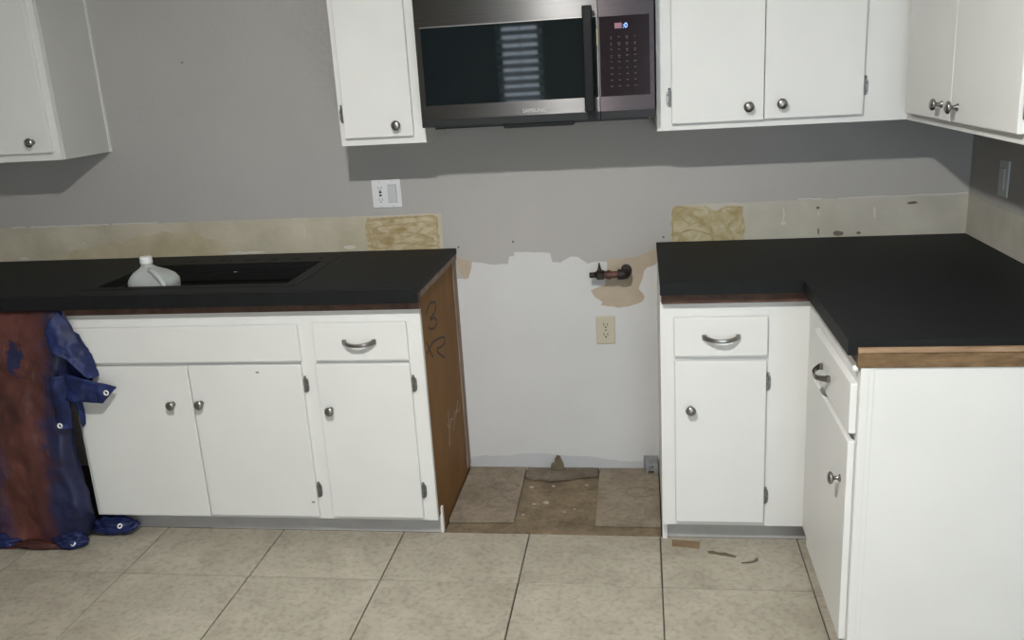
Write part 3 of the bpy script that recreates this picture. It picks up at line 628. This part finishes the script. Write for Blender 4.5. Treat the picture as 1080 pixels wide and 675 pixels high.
# ------------------------------------------------------------------ base cabinet right of the gap
XR0 = 0.7737; XI = 1.2268; w = XI - XR0; w_nar = w
cr_ = empty('base_cabinet', (XR0, 0, 0)); tag(cr_, 'narrow white base cabinet with one drawer right of the range gap', 'cabinet', 'white base cabinets')
face_frame(cr_, -DF, 0, w, ZK, ZB, [(0.07, 0.30, 0.70, 0.78), (0.07, 0.30, 0.12, 0.63)])
boxes('carcass', [(0.0, 0.016, -DF+0.019, -0.002, ZK, ZB-0.002), (0.0, 0.016, -0.532, -0.002, -0.007, ZK), (0.016, w, -0.016, -0.002, ZK, ZB-0.002), (0.016, w, -DF+0.019, -0.016, ZK, ZK+0.016)], 'cab', cr_)
boxes('toe_kick', [(0.016, w+0.03, -0.537, -0.525, 0.0, ZK-0.0005)], 'toe', cr_)['label'] = 'grey toe kick board'
boxes('toe_kick_end', [(0.0, 0.016, -0.552, -0.521, 0.0, ZK-0.0005)], 'cab', cr_, bev=0.001)
add_drawer(cr_, -DF, 0.816-XR0, 1.101-XR0, 0.672, 0.799, (0.960-XR0, 0.736))
add_door(cr_, -DF, 0.817-XR0, 1.0995-XR0, 0.094, 0.656, (0.866-XR0, 0.497), (0.578, 0.183))
# leg of the L: faces left (-x), end panel towards the viewer
YE = -1.236; wl_ = -YE - DF
cl = empty('base_cabinet', (XW-0.001, -DF, 0), math.radians(-90)); tag(cl, 'white base cabinet of the right leg with broad end panel towards the viewer', 'cabinet', 'white base cabinets')
dl = XW - XI - 0.001
face_frame(cl, -dl, 0, wl_-0.006, ZK, ZB, [(0.18, 0.61, 0.70, 0.78), (0.18, 0.61, 0.12, 0.63)])
boxes('carcass', [(0, wl_-0.006, -0.016, -0.002, ZK, ZB-0.002), (0, wl_-0.006, -dl+0.019, -0.016, ZK, ZK+0.016)], 'cab', cl)
boxes('toe_kick', [(-0.03, wl_-0.006, -dl+0.050, -dl+0.062, 0.0, ZK-0.0005)], 'toe', cl)
ep = boxes('end_panel', [(wl_-0.006, wl_+0.006, -dl+0.0, -0.002, 0.001, 0.8520)], 'cab', cl, bev=0.0008); ep['label'] = 'plain white end panel'
boxes('corner_strip', [(wl_+0.006, wl_+0.0085, -dl-0.001, -dl+0.018, 0.001, 0.8520)], 'cab', cl, bev=0.0006)
boxes('corner_strip', [(wl_+0.0045, wl_+0.0075, -dl+0.018, -dl+0.030, 0.001, 0.8520)], 'cab', cl, bev=0.0006)
add_drawer(cl, -dl, 0.165, 0.636, 0.676, 0.806, (0.355, 0.735))
add_door(cl, -dl, 0.165, 0.636, 0.100, 0.656, (0.575, 0.530), (0.575, 0.185), -1)
bm = lathe(B(), [(0, -0.009), (0.007, -0.006), (0.009, 0), (0.007, 0.006), (0, 0.009)], 12, Matrix.Translation((wl_-0.016, -dl-0.008, 0.8425))); obj('caulk_blob', bm, 'cab', cl, smooth=True)

# right countertop, L-shaped
XR = 0.7731; XIN = 1.1954; YEND = -1.2396
cr2 = empty('countertop', (0, 0, ZC-TC)); tag(cr2, 'black laminate L-shaped countertop in the right corner', 'countertop', 'black laminate countertops')
z0, z1 = TC-0.0195, TC
bm = B(); prism_xy(bm, [(XR, -0.0015), (XR, -DC+0.02), (XIN+0.02, -DC+0.02), (XIN+0.02, YEND), (XW-0.0015, YEND), (XW-0.0015, -0.0015)], z0, z1); obj('laminate_top', bm, 'black', cr2)
bm = B(); prism_xy(bm, [(XR, -DC), (XIN, -DC), (XIN, YEND), (XIN+0.02, YEND), (XIN+0.02, -DC+0.02), (XR, -DC+0.02)], 0, TC)
es = [e for e in bm.edges if abs(e.verts[0].co.z-TC) < 1e-6 and abs(e.verts[1].co.z-TC) < 1e-6 and len(e.link_faces) == 2 and any(abs(f.normal.z) < 0.1 for f in e.link_faces)]
obj('front_edge', bm, 'black', cr2)
boxes('build_up_strip', [(XR+0.004, XI-0.005, -0.612, -0.588, -0.0298, z0-0.0002)], 'wood_dark', cr2)
boxes('shim_strip', [(0.0046, w_nar-0.005, -0.612, -0.5872, ZB, ZC-TC-0.0300)], 'wood_dark', cr_)
boxes('build_up_strip', [(XI-0.004, XI+0.016, YEND+0.012, -DF-0.002, -0.0298, z0-0.0002)], 'wood_dark', cr2)
es_ = boxes('end_strip', [(XI-0.009, XW-0.002, YEND-0.006, YEND+0.010, -0.0300, z0-0.0125)], 'wood', cr2, bev=0.001); es_['label'] = 'raw brown wood strip under the open end'
ps_ = boxes('ply_layer', [(XI-0.009, XW-0.002, YEND-0.0085, YEND+0.010, z0-0.0123, z0-0.0002)], 'ply', cr2, bev=0.001); ps_['label'] = 'paler plywood layer above the brown strip'

# ------------------------------------------------------------------ wall cabinets
def wall_cab(label, x0, x1, doors, rot=0.0, loc=None, z0=ZU, z1=ZUT, ops=None, left=True, right=True):
    c = empty('wall_cabinet', loc or (x0, 0, z0), rot); tag(c, label, 'cabinet', 'white wall cabinets'); w = x1-x0
    face_frame(c, -DU, 0, w, 0, z1-z0, [(a-x0+0.02, b-x0-0.02, c0-z0+0.02, c1-z0-0.02) for a, b, c0, c1, *_ in doors])
    boxes('carcass', [(0, 0.016, -DU+0.019, -0.0015, 0, z1-z0), (w-0.016, w, -DU+0.019, -0.0015, 0, z1-z0), (0.016, w-0.016, -DU+0.019, -0.0015, 0.012, 0.028), (0.016, w-0.016, -DU+0.019, -0.0015, z1-z0-0.016, z1-z0), (0.016, w-0.016, -0.010, -0.0015, 0.028, z1-z0-0.016)], 'cab', c)
    for a, b, c0, c1, kn, hz, sd in doors:
        add_door(c, -DU, a-x0, b-x0, c0-z0, c1-z0, (kn[0]-x0, kn[1]-z0) if kn else None, [q-z0 for q in hz], sd)
    return c
DT1 = 2.07
c = wall_cab('white wall cabinet at far left with its grey side showing', -2.25, -1.3496, [(-2.22, -1.80, 1.379, DT1, (-1.86, 1.419), (1.46, 2.0), -1), (-1.797, -1.374, 1.379, DT1, (-1.440, 1.419), (1.46, 2.0), -1)])
boxes('side_skin', [(2.25-1.3496-0.0005, 2.25-1.3496+0.0018, -DU+0.0195, -0.012, 0.0, ZUT-ZU)], 'cab_grey', c)  # right side greyer than the white scribe strip
boxes('scribe_strip', [(2.25-1.3496, 2.25-1.3496+0.006, -0.012, -0.001, 0, ZUT-ZU)], 'cab', c)
wall_cab('narrow white wall cabinet left of the microwave', -0.2953, 0.0034, [(-0.2755, -0.0355, 1.3765, DT1, (-0.088, 1.414), (1.454, 2.0), -1)])
wall_cab('white two-door wall cabinet right of the microwave', 0.7761, XW-DU-0.0005, [(0.823, 1.1115, 1.372, DT1, (1.063, 1.416), (1.452, 2.0), -1), (1.1135, 1.413, 1.374, DT1, (1.165, 1.420), (1.457, 2.0), 1)])
# corner leg faces left
wc = 0.94
wall_cab('white two-door wall cabinet on the right-hand wall', 0.0, wc, [(0.048, 0.463, 1.374, DT1, (0.395, 1.416), (1.47, 2.0), -1), (0.466, 0.905, 1.374, DT1, (0.520, 1.414), (1.43, 2.0), 1)], math.radians(-90), (XW-0.0005, -DU, ZU))
# short cabinet above the microwave
wall_cab('short white wall cabinet directly above the microwave', 0.0045, 0.7755, [(0.03, 0.388, 1.86, DT1, (0.34, 1.89), (), 1), (0.391, 0.75, 1.86, DT1, (0.44, 1.89), (), 1)], z0=1.822)

# ------------------------------------------------------------------ over-the-range microwave
MX0, MX1 = 0.0150, 0.7690; MZ0, MZ1 = 1.404, 1.812; MY = -0.40
mw = empty('microwave', (MX0, 0, MZ0)); tag(mw, 'black stainless over-the-range microwave mounted between the wall cabinets', 'microwave'); w = MX1-MX0; h = MZ1-MZ0
boxes('case', [(0.003, w-0.003, MY+0.042, -0.0015, 0.004, h-0.002)], 'mw_body', mw)
DS = 0.5830                                     # door / control split
dx1 = DS-0.0012
door = empty('door', (0, 0, 0)); door.parent = mw
bm = B()
gx0, gx1, gz0, gz1 = 0.018, dx1-0.004, 0.069, 0.311
for b in [(0, dx1, MY, MY+0.040, gz1, h-0.004), (0, dx1, MY, MY+0.040, 0.024, gz0), (0, gx0, MY, MY+0.040, gz0, gz1), (gx1, dx1, MY, MY+0.040, gz0, gz1)]: bx(bm, *b)
bmesh.ops.remove_doubles(bm, verts=bm.verts, dist=1e-5)
obj('door_frame', bm, 'steel', door)
bm = B(); bx(bm, gx0, gx1, MY+0.0015, MY+0.012, gz0, gz1); g = obj('door_glass', bm, 'mw_glass', door); g['label'] = 'black glass door window'
bm = B()
bx(bm, gx0-0.001, gx1, MY-0.0012, MY+0.002, gz1-0.0012, gz1+0.0016); obj('glass_trim', bm, 'nickel', door)
boxes('lower_lip', [(0, dx1, MY+0.001, MY+0.041, 0.0, 0.0236)], 'steel_dark', door)
# handle: square bar on two posts
hx = 0.552
bm = B(); bx(bm, hx-0.0155, hx+0.0155, MY-0.052, MY-0.034, 0.026, 0.343, bev=0.004); o = obj('handle', bm, 'handle', door); o['label'] = 'black vertical bar handle'
boxes('handle_post', [(hx-0.010, hx+0.010, MY-0.034, MY, 0.045, 0.07)], 'handle', door); boxes('handle_post', [(hx-0.010, hx+0.010, MY-0.034, MY, 0.30, 0.325)], 'handle', door)
bm = B(); bx(bm, dx1-0.0045, dx1-0.001, MY-0.0008, MY, 0.225, 0.275); obj('sticker', bm, 'label_y', door)
def text_mesh(name, s, size, mtl, parent, loc, ext=0.0004):
    cu = bpy.data.curves.new(name, 'FONT'); cu.body = s; cu.size = size; cu.extrude = ext; cu.align_x = 'CENTER'
    t = bpy.data.objects.new(name, cu); C.objects.link(t); bpy.context.view_layer.update()
    me = bpy.data.meshes.new_from_object(t); bpy.data.objects.remove(t); bpy.data.curves.remove(cu)
    me.name = name; me.transform(Matrix.Rotation(math.radians(90), 4, 'X')); me.materials.clear(); me.materials.append(M[mtl])
    o = bpy.data.objects.new(name, me); C.objects.link(o); o.parent = parent; o.location = loc; return o
text_mesh('logo', 'SAMSUNG', 0.0165, 'logo', door, (0.387-0.015, MY-0.0006, 0.033))
# control panel
cp = empty('control_panel', (0, 0, 0)); cp.parent = mw
px0, px1, pz0, pz1 = 0.5865, 0.7405, 0.069, 0.309
bm = B()
for b in [(DS+0.0012, w, MY, MY+0.040, pz1, h-0.004), (DS+0.0012, w, MY, MY+0.040, 0.024, pz0), (DS+0.0012, px0, MY, MY+0.040, pz0, pz1), (px1, w, MY, MY+0.040, pz0, pz1)]: bx(bm, *b)
bmesh.ops.remove_doubles(bm, verts=bm.verts, dist=1e-5)
obj('panel_frame', bm, 'steel2', cp)
bm = B(); bx(bm, px0, px1, MY+0.001, MY+0.012, pz0, pz1); o = obj('panel_glass', bm, 'mw_panel', cp); o['label'] = 'dark purplish touch panel'
boxes('lower_lip', [(DS+0.0012, w, MY+0.001, MY+0.041, 0.0, 0.0236)], 'steel_dark', cp)
bm = B(); bx(bm, 0.634, 0.656, MY-0.0001, MY+0.001, 0.272, 0.288); obj('display_window', bm, 'led_dim', cp)
text_mesh('display_digit', ':0', 0.021, 'led', cp, (0.6665, MY-0.0006, 0.2725))
bm = B()
rnd = random.Random(3)
for r in range(9):
    for q in range(4):
        x = 0.622 + q*0.0245; z = 0.247 - r*0.0185
        ww = rnd.uniform(0.004, 0.009)
        bx(bm, x-ww/2, x+ww/2, MY+0.0002, MY+0.001, z-0.0008, z+0.0008)
        if r in (0, 1, 2, 3) and rnd.random() < 0.6: bx(bm, x-ww/3, x+ww/3, MY+0.0002, MY+0.001, z-0.006, z-0.0045)
tag(obj('key_legend', bm, 'legend', cp), kind='stuff')
# underside: recessed base pan with grease filters and lamp lens
boxes('base_pan', [(0.03, w-0.02, MY+0.055, -0.02, -0.010, 0.004)], 'mw_body', mw)
bm = B(); bx(bm, 0.265, 0.495, MY+0.030, MY+0.16, -0.0165, 0.0, bev=0.004); obj('lamp_housing', bm, 'mw_body', mw)
for x in (0.07, 0.52):
    bm = B()
    for k in range(9): bx(bm, x + k*0.02, x + k*0.02 + 0.012, -0.20, -0.06, -0.0125, -0.0098)
    obj('grease_filter', bm, 'steel_dark', mw)

# ------------------------------------------------------------------ wall plates
def screw(parent, x, y, z, mtl='outlet_w'):
    bm = lathe(B(), [(0, 0), (0.0032, 0), (0.0026, 0.0012), (0, 0.0014)], 10, Matrix.Translation((x, y, z)) @ Matrix.Rotation(math.radians(90), 4, 'X')); obj('screw', bm, mtl, parent)
pl = empty('wall_plate', (-0.2440, 0, 1.1420)); tag(pl, 'white two-gang wall plate with outlet and rocker switch above the left counter', 'outlet')
bm = B(); bx(bm, -0.057, 0.057, -0.006, 0.0, -0.0535, 0.0535, bev=0.003); obj('plate', bm, 'outlet_w', pl)
bm = B(); bx(bm, -0.0400, -0.0060, -0.0085, -0.006, -0.034, 0.034, bev=0.001); rc = obj('receptacle', bm, 'outlet_w', pl)
boxes('test_button', [(-0.028, -0.018, -0.0098, -0.0085, 0.0035, 0.0115)], 'slot', rc); boxes('reset_button', [(-0.028, -0.018, -0.0098, -0.0085, -0.0085, -0.0010)], 'slot', rc)
for zz in (0.024, -0.021):
    bm = B(); bx(bm, -0.0305, -0.0285, -0.0088, -0.0084, zz-0.004, zz+0.004); bx(bm, -0.0185, -0.0165, -0.0088, -0.0084, zz-0.004, zz+0.004); lathe(bm, [(0, 0), (0.0025, 0), (0.0025, 0.0004), (0, 0.0004)], 8, Matrix.Translation((-0.0235, -0.0084, zz-0.009)) @ Matrix.Rotation(math.radians(90), 4, 'X')); obj('slots', bm, 'slot', rc)
bm = B(); bx(bm, 0.0070, 0.0410, -0.0066, -0.006, -0.0345, 0.0345); obj('switch_surround', bm, 'plate_grey', pl)
bm = B(); bx(bm, 0.0085, 0.0395, -0.0105, -0.0064, -0.0325, 0.0325, bev=0.0015); bmesh.ops.rotate(bm, verts=bm.verts, cent=(0.024, -0.007, 0), matrix=Matrix.Rotation(math.radians(3), 3, 'X')); obj('rocker_switch', bm, 'outlet_g', pl)
for x in (-0.0235, 0.024):
    for z in (-0.0465, 0.0465): screw(pl, x, -0.006, z, 'outlet_g')
op = empty('outlet', (0.5765, -0.001, 0.5840)); tag(op, 'ivory duplex outlet on the white wall in the range gap', 'outlet')
bm = B(); bx(bm, -0.0365, 0.0365, -0.0055, 0.0, -0.0555, 0.0555, bev=0.0025); obj('plate', bm, 'outlet_i', op)
for zz in (0.0195, -0.0195):
    bm = lathe(B(), [(0, 0), (0.0170, 0), (0.0165, 0.0016), (0, 0.0016)], 20, Matrix.Translation((0, -0.0055, zz)) @ Matrix.Rotation(math.radians(90), 4, 'X') @ Matrix.Diagonal((1, 0.86, 1, 1))); rc = obj('receptacle', bm, 'outlet_i', op)
    bm = B(); bx(bm, -0.0085, -0.0055, -0.0078, -0.0070, zz, zz+0.009); bx(bm, 0.0055, 0.0085, -0.0078, -0.0070, zz, zz+0.008); lathe(bm, [(0, 0), (0.0034, 0), (0.0034, 0.0007), (0, 0.0007)], 10, Matrix.Translation((0, -0.0071, zz-0.0065)) @ Matrix.Rotation(math.radians(90), 4, 'X')); obj('slots', bm, 'slot', rc)
screw(op, 0, -0.0055, 0, 'slot')
sw = empty('light_switch', (XW, -0.302, 1.153), math.radians(-90)); tag(sw, 'grey painted switch plate on the right-hand wall under the cabinet', 'switch')
bm = B(); bx(bm, -0.037, 0.037, -0.006, 0.0, -0.058, 0.058, bev=0.0025); obj('plate', bm, 'outlet_g', sw)
bm = B(); bx(bm, -0.016, 0.016, -0.010, -0.006, -0.033, 0.033, bev=0.0015); obj('rocker_switch', bm, 'outlet_g', sw)

# ------------------------------------------------------------------ gas stub with shut-off valve
gv = empty('gas_valve', (0.660, 0, 0.816)); gv.scale = (1.0, 1.1, 1.2); tag(gv, 'dark iron gas pipe stub with shut-off valve on the range wall', 'valve')
RX = Matrix.Rotation(math.radians(90), 4, 'X')
bm = lathe(B(), [(0, 0.0), (0.022, 0.0), (0.021, 0.004), (0.012, 0.006), (0.0105, 0.03), (0.0105, 0.045)], 18, RX); obj('pipe_stub', bm, 'iron', gv, smooth=False)
bm = B(); tube(bm, spline([(0, -0.030, 0), (0, -0.046, 0.0), (-0.006, -0.054, 0), (-0.018, -0.056, 0), (-0.030, -0.056, 0)], 12), [0.0165]*10 + [0.0175, 0.0175], 14); obj('elbow', bm, 'iron', gv, smooth=True)
RY = Matrix.Rotation(math.radians(-90), 4, 'Y')
bm = lathe(B(), [(0, 0.028), (0.011, 0.028), (0.011, 0.055), (0.0145, 0.056), (0.0145, 0.070), (0.012, 0.071), (0.012, 0.082)], 12, Matrix.Translation((0, -0.056, 0)) @ RY); obj('nipple', bm, 'iron_r', gv)
bm = lathe(B(), [(0, 0.080), (0.0135, 0.080), (0.0155, 0.086), (0.0155, 0.104), (0.0125, 0.110), (0.010, 0.113), (0.010, 0.118)], 6, Matrix.Translation((0, -0.056, 0)) @ RY); obj('valve_body', bm, 'iron', gv)
bm = lathe(B(), [(0, 0.117), (0.0085, 0.117), (0.0090, 0.120), (0.0090, 0.132), (0.0075, 0.136), (0, 0.136)], 12, Matrix.Translation((0, -0.056, 0)) @ RY); obj('flare_end', bm, 'iron', gv)
bm = B(); prism_xz(bm, [(-0.109, 0.012), (-0.087, 0.012), (-0.092, 0.020), (-0.0965, 0.038), (-0.1005, 0.038), (-0.104, 0.020)], -0.061, -0.050); obj('lever', bm, 'iron', gv)

# ------------------------------------------------------------------ loose things in the range gap
def loose_tile(label, pts, z0, t, mtl='tile_old', rot=(0, 0, 0), amp=0.0008):
    cx = sum(p[0] for p in pts)/len(pts); cy = sum(p[1] for p in pts)/len(pts)
    bm = prism_xy(B(), [(x-cx, y-cy) for x, y in rough_line(pts, 0.03, amp, cx*9)], 0, t)
    o = obj('loose_tile', bm, mtl, None, loc=(cx, cy, z0)); o.rotation_euler = rot
    tag(o, label, 'tile', 'loose floor tiles in the range gap'); return o
LT = []
LT.append(loose_tile('dirty loose floor tile beside the brown cabinet side', [(0.006, -0.452), (0.246, -0.446), (0.238, -0.090), (0.236, -0.004), (0.006, -0.004)], -0.0085, 0.0115))
LT.append(loose_tile('dirty loose floor tile beside the right base cabinet, under the steel bracket', [(0.540, -0.462), (0.769, -0.464), (0.769, -0.004), (0.536, -0.006)], -0.0085, 0.0105))
loose_tile('broken grey tile strip along the wall between the two loose tiles', [(0.243, -0.088), (0.275, -0.102), (0.31, -0.096), (0.345, -0.112), (0.40, -0.098), (0.45, -0.078), (0.50, -0.066), (0.530, -0.062), (0.530, -0.004), (0.243, -0.004)], -0.0085, 0.0105, 'shard', (0, 0, 0), 0.003)
for parent, cx, cy, rx, ry in [(LT[1], 0.045, 0.02, 0.055, 0.038), (LT[0], 0.02, -0.11, 0.04, 0.045), (LT[0], 0.03, 0.02, 0.05, 0.04)]:
    bm = B(); tube(bm, [(cx + rx*math.cos(t*math.pi/14)*(1+0.06*math.sin(t*1.7)), cy + ry*math.sin(t*math.pi/14), 0.0112 if parent is LT[0] else 0.0102) for t in range(27)], 0.0016, 6); obj('stain_ring', bm, 'mark', parent)
# wood chip leaning on the wall
bm = B(); prism_xz(bm, rough_line([(-0.030, 0.0), (0.030, 0.0), (0.022, 0.025), (0.010, 0.056), (-0.004, 0.060), (-0.012, 0.045), (-0.012, 0.030), (-0.026, 0.026)], 0.008, 0.0015, 2), -0.006, 0.003)
o = obj('wood_chip', bm, 'chipwood', None, loc=(0.368, -0.030, 0.0040)); o.rotation_euler = (math.radians(-22), 0, 0); tag(o, 'small dirty wood chip leaning against the white wall', 'debris')
# rubble on the mortar
for i, (x, y, s) in enumerate([(0.275, -0.16, 0.012), (0.30, -0.30, 0.010), (0.345, -0.285, 0.014), (0.36, -0.15, 0.009), (0.42, -0.36, 0.008), (0.27, -0.385, 0.009), (0.49, -0.14, 0.009), (0.455, -0.335, 0.007)]):
    bm = B(); bmesh.ops.create_icosphere(bm, subdivisions=1, radius=s)
    for v in bm.verts: v.co = Vector((v.co.x*(1+0.4*noise.noise(v.co*90)), v.co.y*0.8*(1+0.4*noise.noise(v.co*70)), v.co.z*0.35))
    obj('mortar_crumb', bm, mat('pale_mortar', (0.40, 0.35, 0.27), 0.95, var=0.35, scale=60) if i == 0 else bpy.data.materials['pale_mortar'], mb, loc=(x, y, -0.0085))
# steel floor bracket
fbk = empty('floor_bracket', (0.742, -0.028, 0.002)); tag(fbk, 'galvanised steel bracket screwed down beside the right base cabinet', 'bracket')
boxes('back_plate', [(-0.030, 0.026, -0.003, 0.0, 0.022, 0.066)], 'galv', fbk); boxes('flange', [(-0.030, -0.0275, -0.028, -0.003, 0.022, 0.066)], 'galv', fbk); boxes('flange', [(0.0235, 0.026, -0.034, -0.003, 0.0, 0.066)], 'galv', fbk)
bm = B(); prism_xz(bm, [(-0.022, 0.0), (-0.012, 0.0), (-0.012, 0.016), (0.010, 0.016), (0.010, 0.0), (0.0235, 0.0), (0.0235, 0.026), (-0.022, 0.026)], -0.036, -0.032); obj('foot', bm, 'galv', fbk)
boxes('shelf', [(-0.022, 0.0235, -0.033, -0.003, 0.0225, 0.026)], 'galv', fbk)
bm = lathe(B(), [(0, 0), (0.006, 0), (0.005, 0.004), (0, 0.005)], 8, Matrix.Translation((0.004, -0.022, 0.026))); obj('screw', bm, 'nickel', fbk)
# scraps on the kitchen floor
bm = prism_xy(B(), rough_line([(-0.045, 0.022), (0.047, 0.012), (0.043, -0.030), (-0.046, -0.017)], 0.02, 0.0006, 3), 0, 0.003); o = obj('cardboard_scrap', bm, 'card', None, loc=(0.850, -0.585, 0.0002)); tag(o, 'flat brown cardboard scrap on the floor by the toe kick', 'scrap')
bm = prism_xy(B(), rough_line([(-0.045, 0.012), (-0.030, 0.016), (-0.012, 0.006), (0.010, 0.006), (0.045, -0.014), (0.040, -0.018), (0.004, -0.008), (-0.022, 0.001), (-0.042, 0.004)], 0.01, 0.001, 6), 0, 0.004); o = obj('wood_splinter', bm, 'chipwood', None, loc=(0.964, -0.648, 0.0002)); tag(o, 'long brown splinter on the floor right of the cardboard scrap', 'debris')
bm = B(); tube(bm, spline([(-0.030, -0.012, 0.003), (-0.005, -0.008, 0.004), (0.015, 0.002, 0.004), (0.022, 0.012, 0.006)], 10), [0.0015, 0.002, 0.0025, 0.003, 0.003, 0.0035, 0.004, 0.0045, 0.005, 0.004], 6); o = obj('debris_curl', bm, 'mark', None, loc=(1.050, -0.690, 0.0)); tag(o, 'small dark curl of debris nearest the right leg cabinet', 'debris')

# ------------------------------------------------------------------ ceiling lamp (the room's own lamp, above and in front of the gap)
lp = empty('ceiling_lamp', (0.322, -2.414, ZCEIL)); tag(lp, 'flush round ceiling downlight with lit white disc', 'lamp')
bm = lathe(B(), [(0.030, -0.0005), (0.085, -0.0005), (0.085, -0.006), (0.070, -0.022), (0.058, -0.026), (0.054, -0.020), (0.030, -0.018)], 32)
obj('trim_ring', bm, 'cap', lp)
bm = lathe(B(), [(0.052, -0.0225), (0.049, -0.029), (0.040, -0.035), (0.024, -0.040), (0, -0.042)], 32); obj('diffuser', bm, 'bulb', lp, smooth=True)
